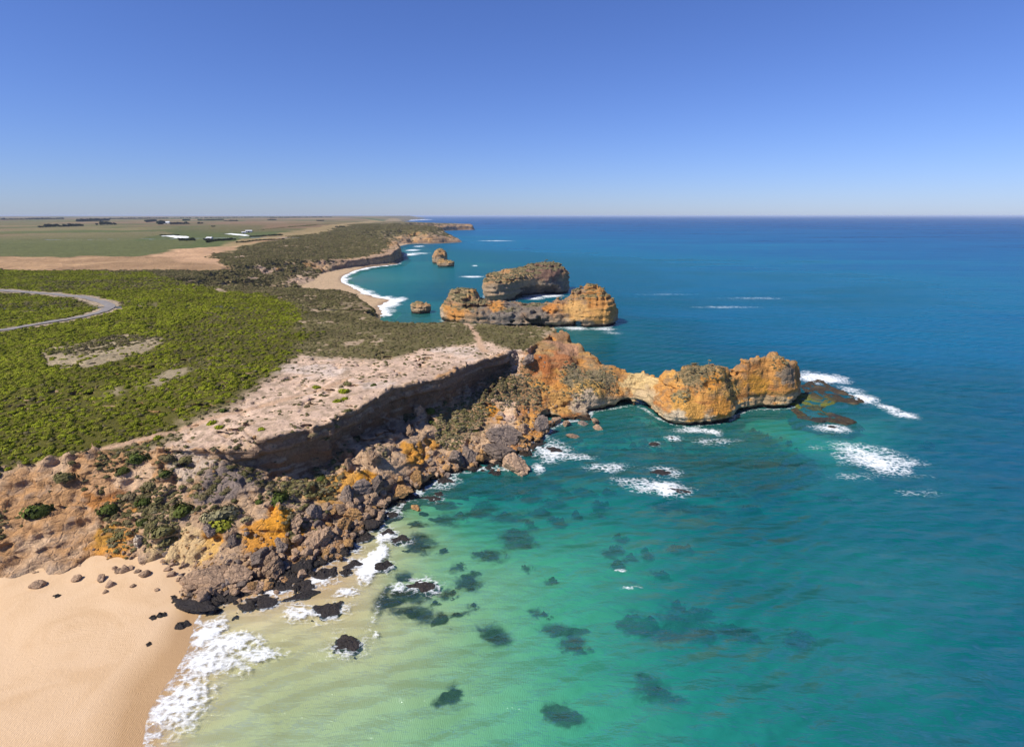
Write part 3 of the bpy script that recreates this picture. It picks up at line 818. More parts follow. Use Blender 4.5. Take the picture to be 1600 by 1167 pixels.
# ------------------------------------------------------------------ cove coast, far headlands, inland plain
def coast_block(name, x0, x1, y0, y1, zt, h, mat, k):
    X, Y, Z = grid(x0, x1, y0, y1, -2.5, zt, h)
    gx, gy = np.meshgrid(X, Y, indexing='ij')
    d, dj, w, H = coast(gx, gy)
    HT = Htop(gx, gy)
    f = (Z[None, None] - H[..., None]) * .62
    if y0 < 400:
        dp = polydist(PLAT, gx, gy) + fbm(gx * .1, gy * .1, 1.7, 3)
        f = np.minimum(f, np.maximum(-dp[..., None], (Z[None, None] - HT[..., None]) * .9))
        H = np.where(dp > 0, HT, H)
    f = f.astype(np.float32)
    flat = (H > HT - .6) | (dj < w)

    def amp(x, y, z, idx):
        return rough3(x, y, z, k) * np.where(flat[idx[:, 0], idx[:, 1]], .05, .9)
    f = apply_band(f, X, Y, Z, amp, 2.6 * k)
    Vc, Qc = surface_nets(f, (x0, y0, -2.5), h)
    o = mesh_np(name, Vc, Qc, mat)
    n = normals(o)
    x, y, z = Vc.T
    ground, br, ol, sp = cover(x, y)
    d, dj, w, H = coast(x, y)
    top = Htop(x, y)
    n1 = fbm(x * .06 / k, y * .06 / k, z * .1, 4); n2 = fbm(x * .3 / k, y * .3 / k, z * .3 / k, 4); n3 = fbm(x * .03, y * .03, z * .5 / k, 3)
    rock = np.tile(np.array([.50, .34, .20], np.float32), (len(x), 1))
    rock = blend(rock, sstep(-.2, .4, n1), (.54, .30, .12)); rock = blend(rock, sstep(.1, .5, n3), (.38, .25, .16))
    rock = blend(rock, sstep(.15, .5, n2) * .7, (.20, .15, .11)); rock = blend(rock, sstep(4, 1.5, z + n2) * .75, (.15, .115, .095))
    dune = sstep(.55, .85, n[:, 2]) * sstep(0, 3, dj - w)
    slope_sand = np.tile(np.array([.42, .29, .19], np.float32), (len(x), 1))
    near_top = sstep(-5 * k ** .3, -1.0, z - top)
    c = rock
    sd = sstep(.8, .93, n[:, 2]) * sstep(1.2 * w + 26, w + 6, dj + 8 * n2) * (y < 1600)
    veg = np.maximum(sstep(.52, .72, n[:, 2] + .12 * n2), near_top * .6 * sstep(.5, .7, n[:, 2]))
    veg = veg * (1 - .92 * sstep(26, 10, dj - w + 9 * n2) * (y > 590) * (y < 3000))
    c = c * (1 - veg[:, None]) + ground * veg[:, None]
    c = blend(c, sd * .8 * sstep(-.35, .1, n2), (.42, .30, .20))
    sand = sstep(1.5, -1.5, dj - w) * sstep(.75, .9, n[:, 2]) * (w > 10)
    c = blend(c, sand, (.53, .385, .235))
    c = blend(c, sand * sstep(5, 1, dj), (.36, .26, .17))
    if k > 2: c = c * .95
    vcol(o, 'Col', np.clip(c, .01, .8)); vflt(o, 'rocky', (1 - veg) * (1 - sand))
    tag(o, kind='structure')
    return o, Vc, n, br * veg * (1 - sand) * (1 - sd * .75), ol * veg * (1 - sand) * (1 - sd * .75)


mid, Vm, nm, mbr, mol = coast_block('cove_coast', -345., -20., 250., 960., 30., 1.45, M_LAND_MID, 1.6)
farc, Vf, nf, fbr, fol = coast_block('far_headlands', -830., -60., 956., 3400., 48., 4.6, M_LAND_FAR, 3.2)


def inland():
    R = np.r_[np.geomspace(92, 1500, 330), np.geomspace(1515, 55000, 190)]
    A = np.radians(np.linspace(-72, 1, 520))
    r, a = np.meshgrid(R, A, indexing='ij')
    x = r * np.sin(a); y = r * np.cos(a)
    dp = polydist(PLAT, x, y); dc, dj, w, H = coast(x, y)
    HT = Htop(x, y); HL = R_LOW(np.clip(x, -160, 160), np.clip(y, 60, 300))
    z = np.where(y > 248, H, np.where(dp > 0, HT, np.minimum(HT, HL)))
    z = np.where(y > 3380, np.where(dc > 0, np.minimum(HT, dc * .15), -1), z)
    box = ((x > NX0 + 1) & (y < NY1 + .2)) | ((x > -343) & (y >= 249) & (y < 958)) | ((x > -826) & (y >= 955) & (y < 3390))
    land = (dc > 0) | ((dp > -60) & (y < 250))
    ok = land & ~box
    # drop quads wholly outside
    keep = ok[:-1, :-1] | ok[1:, :-1] | ok[:-1, 1:] | ok[1:, 1:]
    inb = box[:-1, :-1] & box[1:, :-1] & box[:-1, 1:] & box[1:, 1:]
    keep &= ~inb
    z = z - np.where(box, .25 + .001 * r, 0)
    nr, na = r.shape
    I = np.arange(nr * na).reshape(nr, na)
    Qd = np.stack([I[:-1, :-1], I[:-1, 1:], I[1:, 1:], I[1:, :-1]], -1)[keep]
    use = np.unique(Qd); remap = np.full(nr * na, -1); remap[use] = np.arange(len(use))
    Vi = np.stack([x.ravel(), y.ravel(), z.ravel()], 1)[use]
    o = mesh_np('inland_plain', Vi, remap[Qd], M_LAND_FAR)
    n = normals(o)
    if n[:, 2].mean() < 0:
        bpy.data.objects.remove(o); o = mesh_np('inland_plain', Vi, remap[Qd][:, ::-1], M_LAND_FAR); n = normals(o)
    col, br, ol, sp = cover(Vi[:, 0], Vi[:, 1])
    steep = sstep(.8, .6, n[:, 2])
    col = blend(col, steep, (.36, .22, .12))
    far = sstep(3000, 5000, Vi[:, 1])
    vcol(o, 'Col', col); vflt(o, 'rocky', np.zeros(len(Vi)))
    tag(o, kind='structure')
    return o, Vi, br * (1 - steep), ol * (1 - steep)


plain, Vp, pbr, pol = inland()

# ------------------------------------------------------------------ sand, seabed and sea
def mat_sand():
    t = NT('sand')
    p = t.pos()
    sep = t.N('SeparateXYZ'); t.l.new(p, sep.inputs[0])
    n1 = t.noise(p, .12, 4, .6, 1.0); n2 = t.noise(p, 2.5, 4)
    c = t.mix(t.maprange(n1, .35, .65, 0, 1), (.52, .355, .205), (.60, .43, .27))
    wet = t.math('ADD', t.maprange(sep.outputs[2], .25, .6, 1, 0), t.math('MULTIPLY', t.math('SUBTRACT', n1, .5), .9), clamp=True)
    wet = t.math('MULTIPLY', wet, t.maprange(sep.outputs[2], -.3, 0, 0, 1))
    c = t.mix(wet, c, (.40, .255, .13))
    c = t.mix(t.maprange(t.noise(p, .5, 6, .7, 2.0), .62, .74, 0, .35), c, (.30, .20, .12))
    wd = t.math('ADD', t.attr('weed'), t.math('MULTIPLY', t.math('SUBTRACT', t.noise(p, .55, 5, .65, .6), .5), .9))
    c = t.mix(t.math('MULTIPLY', t.maprange(wd, .22, .75, 0, .95, True), t.maprange(sep.outputs[2], -.5, -.2, 1, 0)), c, (.012, .018, .020))
    wv = t.N('TexWave'); t.l.new(p, wv.inputs['Vector']); wv.inputs['Scale'].default_value = 1.3; wv.inputs['Distortion'].default_value = 6
    h = t.math('ADD', t.math('MULTIPLY', wv.outputs['Fac'], .3), n2)
    return t.surf(t.principled(c, t.maprange(wet, 0, 1, .95, .55), t.bump(h, .35, .2), .2))


KELP = [(656, 848, 38, 15), (645, 861, 26, 8), (627, 904, 30, 8), (647, 928, 42, 17), (608, 943, 34, 20), (707, 926, 18, 13), (660, 961, 42, 18), (691, 969, 30, 14), (652, 819, 26, 8), (697, 812, 44, 14), (731, 764, 32, 10), (770, 747, 28, 6), (857, 757, 46, 12), (863, 788, 34, 16), (828, 820, 14, 8), (806, 834, 40, 18), (773, 869, 28, 22), (752, 866, 22, 12), (735, 908, 32, 20), (824, 887, 14, 12), (860, 907, 15, 8), (901, 804, 16, 8),
        (930, 802, 14, 6), (968, 840, 18, 9), (967, 882, 26, 10), (982, 871, 16, 8), (1002, 979, 56, 20), (1062, 974, 66, 26), (1060, 945, 18, 9), (880, 988, 60, 14), (772, 988, 40, 16), (1100, 985, 60, 22), (1000, 742, 30, 9), (1096, 768, 80, 14), (1130, 778, 50, 9), (1065, 860, 36, 9), (1010, 862, 18, 6), (1012, 870, 14, 6), (1247, 997, 38, 14), (1442, 697, 22, 7), (830, 775, 30, 10), (880, 775, 26, 8), (760, 790, 30, 8), (900, 735, 30, 7), (950, 770, 24, 8), (1180, 690, 30, 6), (1090, 700, 40, 7),
        (1120, 715, 36, 6), (1060, 715, 30, 7), (1000, 705, 40, 9), (960, 690, 40, 9), (1160, 730, 30, 6), (1220, 745, 30, 6), (1100, 735, 40, 6), (1190, 715, 24, 5), (1060, 690, 36, 8), (1020, 680, 40, 9), (980, 668, 40, 9), (1150, 690, 30, 8), (690, 860, 14, 6), (740, 945, 14, 8), (720, 960, 18, 8), (1200, 700, 28, 6), (920, 680, 30, 8), (1240, 760, 40, 5), (1300, 780, 50, 6), (760, 760, 30, 8), (1030, 1080, 60, 18), (700, 1090, 40, 16), (880, 1120, 50, 14), (700, 790, 26, 10), (720, 805, 20, 8), (745, 800, 34, 12), (790, 805, 50, 16), (815, 845, 44, 14), (840, 800, 30, 10), (780, 775, 40, 10), (870, 815, 26, 8), (910, 770, 40, 10), (940, 790, 26, 8), (960, 860, 30, 12), (1030, 900, 24, 8), (620, 925, 20, 10), (640, 955, 26, 10), (680, 940, 16, 8), (720, 885, 14, 8), (850, 960, 20, 8), (900, 1010, 40, 12), (1150, 990, 50, 14), (1090, 960, 40, 12), (1045, 990, 50, 14), (1040, 790, 60, 12), (1100, 800, 50, 10), (1170, 800, 40, 8), (1010, 725, 50, 9), (940, 705, 50, 10), (870, 740, 40, 9), (820, 755, 34, 8)]
DARK = [(303, 941, 52, 14), (333, 935, 30, 12), (358, 931, 26, 15), (414, 938, 44, 18), (387, 948, 26, 12), (284, 977, 15, 10), (472, 881, 28, 18), (500, 877, 18, 9), (509, 896, 26, 20), (474, 914, 38, 16), (476, 929, 46, 13), (514, 953, 42, 22), (553, 881, 28, 14), (598, 884, 24, 15), (540, 893, 15, 12), (627, 841, 28, 13), (606, 831, 22, 12), (662, 914, 40, 18), (580, 815, 30, 16), (612, 803, 24, 14), (542, 1006, 46, 20),
        (865, 704, 32, 18), (840, 694, 16, 8), (1050, 685, 14, 7), (1022, 694, 14, 8), (455, 900, 30, 16), (440, 916, 34, 14), (520, 868, 26, 12), (548, 858, 30, 10), (568, 842, 26, 10), (590, 820, 24, 10), (646, 778, 26, 9), (685, 772, 20, 10), (676, 778, 34, 14), (696, 745, 26, 8), (1060, 766, 44, 9), (1030, 738, 46, 10), (1300, 668, 12, 6), (700, 752, 24, 8), (430, 905, 26, 14)]
M_SAND = mat_sand()


def mk_bed():
    X = np.arange(-150, 175, 1.0); Y = np.arange(22, 225, 1.0)
    x, y = np.meshgrid(X, Y, indexing='ij')
    z = Hbed(x, y) + .10 * fbm(x * .08, y * .08, 2, 3) * np.clip(np.abs(Hbed(x, y)), .2, 1)
    I = np.arange(x.size).reshape(x.shape)
    Qd = np.stack([I[:-1, :-1], I[1:, :-1], I[1:, 1:], I[:-1, 1:]], -1)
    ab = (z[:-1, :-1] > -.15) & (y[:-1, :-1] < 130)
    # weed beds around every reef, merging off the headland and along the foot of the rubble
    weed = np.zeros_like(x)
    wx_ = x + 1.6 * fbm(x * .2, y * .2, 1, 3); wy_ = y + 1.6 * fbm(x * .2, y * .2, 7, 3)
    for px, py, w, h in KELP:
        p = W(px, py, float(Hbed(*W(px, py)[:2])))
        rx_ = w / F_PX * np.hypot(p[1], 60) * .62; ry_ = max(h / F_PX * np.hypot(p[1], 60) * 1.5, rx_ * .35)
        weed = np.maximum(weed, .85 * np.exp(-((wx_ - p[0]) / rx_) ** 2 - ((wy_ - p[1]) / ry_) ** 2))
    n_ = fbm(x * .06, y * .06, 4, 4)
    zone = sstep(-8, 8, polydist(np.array([W(q[0], q[1], -3.5)[:2] for q in ((820, 690), (870, 655), (960, 642), (1040, 668), (1160, 662), (1250, 690), (1300, 740), (1180, 790), (1050, 775), (930, 740), (850, 735))]), wx_, wy_))
    weed = np.maximum(weed, zone * (.78 + .6 * n_))
    lowr = R_LOW(np.clip(x, -120, 110), np.clip(y, 66, 250))
    weed = np.maximum(weed, sstep(-3.2, -.6, lowr) * sstep(80, 100, y + .3 * x) * (.35 + .7 * n_) * (x < 30))
    deep = sstep(-6.2, -7.2, z)
    weed = np.maximum(weed, deep * (.1 + .5 * n_))
    for nm_, m in (('beach', ab), ('seabed', ~ab)):
        q = Qd[m]; use = np.unique(q); rm = np.full(x.size, -1); rm[use] = np.arange(len(use))
        o = mesh_np(nm_, np.stack([x.ravel(), y.ravel(), z.ravel()], 1)[use], rm[q], M_SAND)
        vflt(o, 'weed', weed.ravel()[use])
        tag(o, kind='structure')


mk_bed()

FOAM = [(1285, 590, 34, 9, 1.3), (1262, 592, 16, 8, 1.2), (1366, 717, 60, 23, 1.1), (1035, 762, 50, 12, 1.1), (1040, 768, 20, 6, 1.4), (1000, 752, 50, 9, .75), (578, 884, 16, 24, 1.9), (592, 868, 12, 16, 1.6), (328, 988, 24, 26, 1.35), (352, 1006, 50, 20, 1.2), (330, 1034, 60, 24, 1.15), (290, 1090, 44, 60, 1.0), (400, 1022, 50, 10, 1.0),
        (842, 732, 14, 9, 1.2), (864, 704, 34, 17, .95), (836, 694, 16, 9, 1.0), (1050, 685, 16, 5, 1.1), (1090, 672, 50, 4, .9), (1115, 675, 16, 6, .9), (1385, 637, 16, 7, 1.25), (1350, 622, 24, 8, 1.1), (1330, 610, 22, 6, .8), (1416, 649, 22, 6, 1.0), (1302, 669, 34, 7, .9), (1120, 690, 40, 6, .6), (598, 806, 14, 7, 1.3), (600, 838, 14, 10, 1.4),
        (860, 718, 26, 10, .6), (905, 715, 30, 6, 0.82), (950, 730, 50, 8, 0.77), (500, 905, 40, 16, 0.94), (470, 955, 30, 16, 0.94), (430, 925, 30, 10, 0.92), (560, 880, 26, 8, .8), (622, 918, 12, 8, .9), (540, 925, 24, 10, 0.92), (415, 945, 30, 10, 0.84), (655, 770, 12, 8, .9), (690, 760, 20, 6, .6), (850, 462, 34, 3.0, 1.25), (830, 466, 20, 2.5, 1.2), (900, 513, 26, 4, .95), (940, 514, 30, 3, .8), (955, 520, 20, 3, .5),
        (736, 432.5, 22, 1.3, 1.3), (640, 398, 14, 2.0, 1.2), (645, 391, 12, 1.6, 1.2), (655, 385, 10, 1.2, 1.0), (652, 396, 20, 1.6, .9), (742, 415.5, 5, 1.0, 1.2), (600, 488, 18, 8, 1.0), (606, 477, 18, 6, 1.35), (618, 470, 16, 6, 1.5), (598, 466, 20, 4, 1.3), (570, 456, 18, 3, 1.2), (548, 448, 12, 3, 1.2), (538, 438, 6, 6, 1.1), (545, 428, 10, 3, 1.0), (565, 421, 14, 1.6, 1.0),
        (985, 918, 18, 2, .85), (970, 892, 10, 2, .8), (1130, 480, 70, 2.0, .5), (1180, 466, 60, 2.0, .45), (1040, 460, 60, 1.5, .4), (587, 960, 5, 40, .55), (588, 990, 6, 6, .9), (1400, 740, 60, 8, .42), (1430, 770, 50, 8, .42), (1330, 745, 40, 6, .4), (1280, 700, 40, 6, .4), (775, 376.5, 30, .7, .9), (640, 344.5, 14, .7, 1.6), (663, 343.5, 12, .5, 1.4)]


def mk_sea():
    R = np.r_[np.geomspace(26, 420, 390), np.geomspace(424, 3000, 170), np.geomspace(3030, 90000, 60)]
    A = np.radians(np.linspace(-56, 66, 560))
    r, a = np.meshgrid(R, A, indexing='ij')
    x = (r * np.sin(a)).ravel(); y = (r * np.cos(a)).ravel()
    keep_pt = np.ones(len(x), bool)
    bed = Hbed(np.clip(x, -4 * y, 4 * y), y)
    depth = np.clip(-bed, 0, 40)
    fo = np.zeros(len(x))
    nf_ = fbm(x * .25, y * .25, 3, 4) * .22
    for px, py, rx, ry, s in FOAM:
        p = W(px, py)
        sx = rx / F_PX * math.hypot(p[1], CAM_H)
        sy = np.linalg.norm(W(px, py - ry)[:2] - W(px, py + ry)[:2]) / 2 + .2
        m = (np.abs(x - p[0]) < 2 * sx) & (np.abs(y - p[1]) < 2 * sy)
        q = np.sqrt(((x[m] - p[0]) / sx) ** 2 + ((y[m] - p[1]) / sy) ** 2)
        fo[m] = np.maximum(fo[m], s * np.clip(1.25 - q + nf_[m], 0, 1))
    for px, py, w, h in DARK:
        p = W(px, py)
        sx = w / F_PX * math.hypot(p[1], CAM_H) * .62 + .6; sy = max(h / F_PX * math.hypot(p[1], CAM_H) * 1.2, sx * .6) + .6
        m = (np.abs(x - p[0]) < 2 * sx) & (np.abs(y - p[1]) < 2 * sy)
        q = np.sqrt(((x[m] - p[0]) / sx) ** 2 + ((y[m] - p[1]) / sy) ** 2)
        fo[m] = np.maximum(fo[m], (.5 + 1.8 * nf_[m]) * np.clip(1.45 - q, 0, 1))
    # a thin wash along every shore
    for P, w in ((HL_POLY, 1.3), (IS_POLY, 2.2), (SL_POLY, 3)):
        m = (np.abs(x - P[:, 0].mean()) < 90) & (np.abs(y - P[:, 1].mean()) < 60)
        d = np.abs(polydist(P, x[m], y[m]))
        fo[m] = np.maximum(fo[m], sstep(w, w * .2, d) * (.5 + 1.1 * nf_[m]))
    m = (y > 340) & (y < 1500) & (x < -20) & (x > -320)
    d = polydist(CO_P, x[m], y[m]) + 3 * nf_[m] / .22 * .6
    fo[m] = np.maximum(fo[m], sstep(-7, -2, d) * 1.25 * np.clip(.75 + 1.5 * nf_[m], 0, 1) * sstep(760, 700, y[m]) + sstep(-4, -1, d) * .4)
    m = (y < 200) & (x > -120) & (x < 30)
    lw = R_LOW(x[m], y[m])
    fo[m] = np.maximum(fo[m], sstep(.85, .2, np.abs(lw + .1)) * np.clip(.55 + 2.0 * nf_[m], 0, 1))
    m = y < 150
    fo[m] = np.maximum(fo[m], sstep(.16, .03, np.abs(bed[m] + .02)) * np.clip(.5 + 1.2 * nf_[m], 0, 1))
    swell = .10 * np.sin((x * .35 + y * .93) * .55 + 2 * vnoise(x * .03, y * .03)) * sstep(0, 3, depth) * sstep(700, 200, y)
    z = swell + fo * .10 * (y < 250)
    I = np.arange(len(x)).reshape(r.shape)
    Qd = np.stack([I[:-1, :-1], I[:-1, 1:], I[1:, 1:], I[1:, :-1]], -1).reshape(-1, 4)[:, ::-1]
    # leave out water lying under high land
    hide = (bed > .6).reshape(r.shape)
    dc = polydist(CO_P, x, y).reshape(r.shape)
    hide |= (dc > 25) & (y.reshape(r.shape) > 210)
    hk = (hide[:-1, :-1] & hide[1:, :-1] & hide[:-1, 1:] & hide[1:, 1:]).ravel()
    Qd = Qd[~hk]
    use = np.unique(Qd); rm = np.full(len(x), -1); rm[use] = np.arange(len(use))
    o = mesh_np('sea', np.stack([x, y, z], 1)[use], rm[Qd], M_SEA)
    vflt(o, 'depth', depth[use]); vflt(o, 'foam', fo[use])
    tag(o, kind='structure')
    return o


def mat_sea():
    t = NT('sea_water')
    p = t.pos()
    d = t.attr('depth'); foam = t.attr('foam')
    big = t.noise(p, .012, 4, .6, .6)
    mp = t.N('Mapping'); t.l.new(p, mp.inputs['Vector']); mp.inputs['Rotation'].default_value = (0, 0, math.radians(18)); mp.inputs['Scale'].default_value = (.25, 1, 1)
    st = t.noise(mp.outputs[0], .006, 5, .6, .3)
    dd = t.math('MULTIPLY', d, t.maprange(big, .3, .7, .86, 1.14))
    dd = t.math('MULTIPLY', dd, t.maprange(st, .3, .7, .66, 1.34))
    body = t.ramp(t.math('DIVIDE', dd, 34.0), [(0, (.20, .38, .27)), (.045, (.10, .35, .26)), (.10, (.025, .24, .215)), (.16, (.004, .14, .16)), (.24, (.001, .115, .18)), (.32, (.001, .14, .26)), (.5, (.001, .098, .24)), (.75, (.001, .066, .195)), (1.0, (.001, .048, .16))])
    T = t.math('POWER', 2.718, t.math('MULTIPLY', d, -.125))
    tint = t.ramp(t.math('DIVIDE', d, 8.0), [(0, (.98, .99, .97)), (.06, (.82, .97, .90)), (.15, (.55, .93, .83)), (.3, (.24, .86, .80)), (.5, (.07, .66, .70)), (1, (.01, .32, .45))])
    # wind ripples and chop
    mw = t.N('Mapping'); t.l.new(p, mw.inputs['Vector']); mw.inputs['Rotation'].default_value = (0, 0, math.radians(20)); mw.inputs['Scale'].default_value = (.35, 1, 1)
    w1 = t.noise(mw.outputs[0], .55, 4, .6, .3); w2 = t.noise(mw.outputs[0], .09, 3, .55)
    ms = t.N('Mapping'); t.l.new(p, ms.inputs['Vector']); ms.inputs['Rotation'].default_value = (0, 0, math.radians(14)); ms.inputs['Scale'].default_value = (.16, 1, 1)
    w3 = t.noise(ms.outputs[0], .035, 4, .6, .4)
    hgt = t.math('ADD', t.math('ADD', w1, t.math('MULTIPLY', w2, 3.0)), t.math('MULTIPLY', w3, 9.0))
    wv = t.N('TexWave'); wv.wave_profile = 'SIN'; mv = t.N('Mapping'); t.l.new(p, mv.inputs['Vector']); mv.inputs['Rotation'].default_value = (0, 0, math.radians(62)); t.l.new(mv.outputs[0], wv.inputs['Vector'])
    wv.inputs['Scale'].default_value = .075; wv.inputs['Distortion'].default_value = 9; wv.inputs['Detail'].default_value = 4; wv.inputs['Detail Scale'].default_value = .5; wv.inputs['Detail Roughness'].default_value = .6
    hgt = t.math('ADD', hgt, t.math('MULTIPLY', wv.outputs['Fac'], .55))
    nrm = t.bump(hgt, .8, 1.1)
    dif = t.N('BsdfDiffuse'); t.l.new(body, dif.inputs['Color']); t.l.new(nrm, dif.inputs['Normal'])
    tr = t.N('BsdfTransparent'); t.l.new(tint, tr.inputs['Color'])
    m1 = t.N('MixShader'); t.l.new(T, m1.inputs[0]); t.l.new(dif.outputs[0], m1.inputs[1]); t.l.new(tr.outputs[0], m1.inputs[2])
    gl = t.N('BsdfGlossy'); gl.inputs['Roughness'].default_value = .16; t.l.new(nrm, gl.inputs['Normal']); gl.inputs['Color'].default_value = (.8, .9, 1, 1)
    fr = t.N('Fresnel'); fr.inputs['IOR'].default_value = 1.33; t.l.new(nrm, fr.inputs['Normal'])
    fa = t.math('MULTIPLY', fr.outputs[0], .20)
    m2 = t.N('MixShader'); t.l.new(fa, m2.inputs[0]); t.l.new(m1.outputs[0], m2.inputs[1]); t.l.new(gl.outputs[0], m2.inputs[2])
    # foam: lacy, broken by noise at several sizes
    mf = t.N('Mapping'); t.l.new(p, mf.inputs['Vector']); mf.inputs['Rotation'].default_value = (0, 0, math.radians(-35)); mf.inputs['Scale'].default_value = (.45, 1.2, 1)
    f1 = t.noise(mf.outputs[0], .8, 6, .72, .8); f2 = t.noise(p, 3.0, 4, .65, .6)
    vo = t.N('TexVoronoi', feature='DISTANCE_TO_EDGE'); t.l.new(p, vo.inputs['Vector']); vo.inputs['Scale'].default_value = .8
    lace = t.maprange(vo.outputs['Distance'], 0, .35, .32, -.3)
    s = t.math('ADD', foam, t.math('MULTIPLY', t.math('SUBTRACT', f1, .5), 2.6))
    s = t.math('ADD', s, t.math('MULTIPLY', t.math('SUBTRACT', f2, .5), 1.3))
    s = t.math('ADD', s, lace)
    ff = t.math('MULTIPLY', t.math('POWER', t.maprange(s, .5, 1.45, 0, 1), .8), t.maprange(foam, .05, .45, 0, .95))
    fd = t.N('BsdfDiffuse'); fd.inputs['Color'].default_value = (.84, .87, .88, 1)
    t.l.new(t.bump(t.math('ADD', f1, f2), .5, .4), fd.inputs['Normal'])
    m3 = t.N('MixShader'); t.l.new(ff, m3.inputs[0]); t.l.new(m2.outputs[0], m3.inputs[1]); t.l.new(fd.outputs[0], m3.inputs[2])
    return t.surf(m3.outputs[0])


M_SEA = mat_sea()
sea = mk_sea()
# ------------------------------------------------------------------ islands and stacks
def rock_thing(name, P, Rg, h, hc, label, cat, mat, k, zt, cuts=(), undercut=2.5, palette=0, pw=.75, jag=2.5, patches=()):
    x0, y0 = P.min(0) - 4; x1, y1 = P.max(0) + 4
    X, Y, Z = grid(x0, x1, y0, y1, -2.4, zt, h)
    f, d, H = ridge_solid(P, Rg, X, Y, Z, hc, undercut, pw, jag, k)
    for a, b, r, sz in cuts:
        a = np.array(a, float); b = np.array(b, float); e = b - a
        x = X[:, None, None] - a[0]; y = Y[None, :, None] - a[1]; z = (Z[None, None] - a[2]) / sz
        t = np.clip((x * e[0] + y * e[1]) / (e[0] ** 2 + e[1] ** 2), 0, 1)
        f = np.maximum(f, -(np.sqrt((x - t * e[0]) ** 2 + (y - t * e[1]) ** 2 + z * z) - r)).astype(np.float32)
    f = apply_band(f, X, Y, Z, lambda x, y, z, i: rough3(x, y, z, k) * 1.2, 2.9 * k)
    Vr, Qr = surface_nets(f, (x0, y0, -2.4), h)
    c0 = np.array([P[:, 0].mean(), P[:, 1].mean(), 0])
    o = mesh_np(name, Vr - c0, Qr, mat); o.location = c0
    n = normals(o)
    x, y, z = Vr.T
    n1 = fbm(x * .09 / k, y * .09 / k, z * .1, 4); n2 = fbm(x * .4 / k, y * .4 / k, z * .4 / k, 4); n3 = fbm(x * .04, y * .04, z * .8 / k, 4)
    c = np.tile(np.array([.46, .24, .085], np.float32), (len(x), 1))
    c = blend(c, sstep(-.1, .4, n1), (.53, .31, .12)); c = blend(c, sstep(.05, .45, n3), (.36, .22, .12))
    c = blend(c, sstep(.2, .55, n2) * .7, (.22, .165, .11))
    if palette: c = blend(c, .35 + .3 * n1, (.38, .28, .18))
    c = blend(c, sstep(hc + 1, hc - 2.5, z + n3) * .7, (.40, .31, .21))
    for px, py, Yp, r_, pc in patches:
        q = at_y(px, py, Yp)
        rr = r_ / F_PX * Yp
        c = blend(c, sstep(1.2, .7, np.sqrt((x - q[0]) ** 2 + ((y - q[1]) * .4) ** 2 + (z - q[2]) ** 2 * 1.4) / rr + .25 * n2 + .2 * n3), pc)
    up = sstep(.55, .8, n[:, 2] + .15 * n2) * sstep(.35, .6, z / zt + .3 * n1)
    c = blend(c, up * .8, (.16, .145, .07))
    c = blend(c, sstep(2.0, 1.0, z + .5 * n2), (.035, .028, .024))
    vcol(o, 'Col', np.clip(c, .01, .8)); vflt(o, 'rocky', 1 - up)
    tag(o, label, cat)
    return o, Vr, n, up


ax = W(905, 512)
isl, Vis, nis, uis = rock_thing('rock_island', IS_POLY, IS_R, .62, 6.5, 'long orange rock island with small arch, two knobs and a low saddle', 'island', M_LAND, 1.25, 25,
                           cuts=[((ax[0] - 2, ax[1] - 8, 0), (ax[0] + 6, ax[1] + 45, 0), 2.6, 1.1), ((W(812, 512)[0] - 5, W(812, 512)[1], 1), (W(812, 512)[0] + 9, W(812, 512)[1] + 1, 1), 5.5, .8), ((W(925, 512)[0], W(925, 512)[1] - 3, 0), (W(935, 512)[0], W(935, 512)[1] - 3, 0), 2.6, .7)], undercut=3,
                           patches=[(790, 492, 308, 34, (.19, .165, .14)), (840, 488, 308, 26, (.20, .165, .13)), (750, 490, 312, 18, (.20, .17, .135)), (715, 490, 318, 20, (.50, .24, .07)), (775, 475, 314, 14, (.52, .25, .07)), (860, 482, 310, 12, (.50, .22, .06)), (900, 485, 308, 20, (.56, .33, .12)), (940, 488, 308, 24, (.56, .31, .10)), (930, 462, 312, 20, (.48, .23, .07)), (690, 490, 325, 10, (.46, .36, .25)), (715, 458, 325, 16, (.34, .25, .14))])  # the three greys paint the front wall's shade into its colour
slab, Vsl, nsl, usl = rock_thing('rock_island', SL_POLY, SL_R, .9, 13.0, 'wedge shaped rock island with flat slanting top behind the long one', 'island', M_LAND, 1.5, 29,
                            cuts=[((W(812, 466)[0], W(812, 466)[1] + 2, 0), (W(860, 461)[0], W(860, 461)[1] - 1, 0), 8.5, .95)], undercut=3, palette=1, pw=.34, jag=.8,
                            patches=[(842, 440, 445, 10, (.48, .24, .08)), (780, 450, 436, 26, (.38, .24, .12)), (860, 445, 450, 24, (.24, .20, .16)), (820, 450, 442, 20, (.20, .18, .15)), (850, 416, 455, 30, (.20, .12, .09))])


def stack(px0, px1, py, Y, ztop, dep, label, seed, h=.5, hc=3, pal=1, k=.8):
    a, b = W(px0, py), W(px1, py)
    cx, rx = (a[0] + b[0]) / 2, (b[0] - a[0]) / 2
    P = chaikin(blob_poly(cx, a[1] + dep * .5, rx * 1.05, dep * .6, 12, seed, .14), 2)
    r = np.random.RandomState(seed)
    Rg = np.array([[cx + rx * q, a[1] + dep * .5, ztop * w] for q, w in ((-.45, .95), (0, 1), (.4, .9 - .12 * r.rand()))])
    return rock_thing('sea_stack', P, Rg, h, hc, label, 'rock', M_LAND, k, ztop + 3, (), .9, pal, .45)


stack(640, 673, 490.5, 0, 7.2, 10, 'low square grey stack in the cove beside the long island', 3, .45, 4.4, 1, .8)
stack(676, 698, 412, 0, 18.2, 18, 'taller pale block of the twin sea stacks beyond the cove', 5, .8, 9, 1, 1.2)
stack(683, 708, 417, 0, 9.4, 12, 'lower tan block of the twin sea stacks, in front of the taller', 8, .7, 5, 0, 1.1)

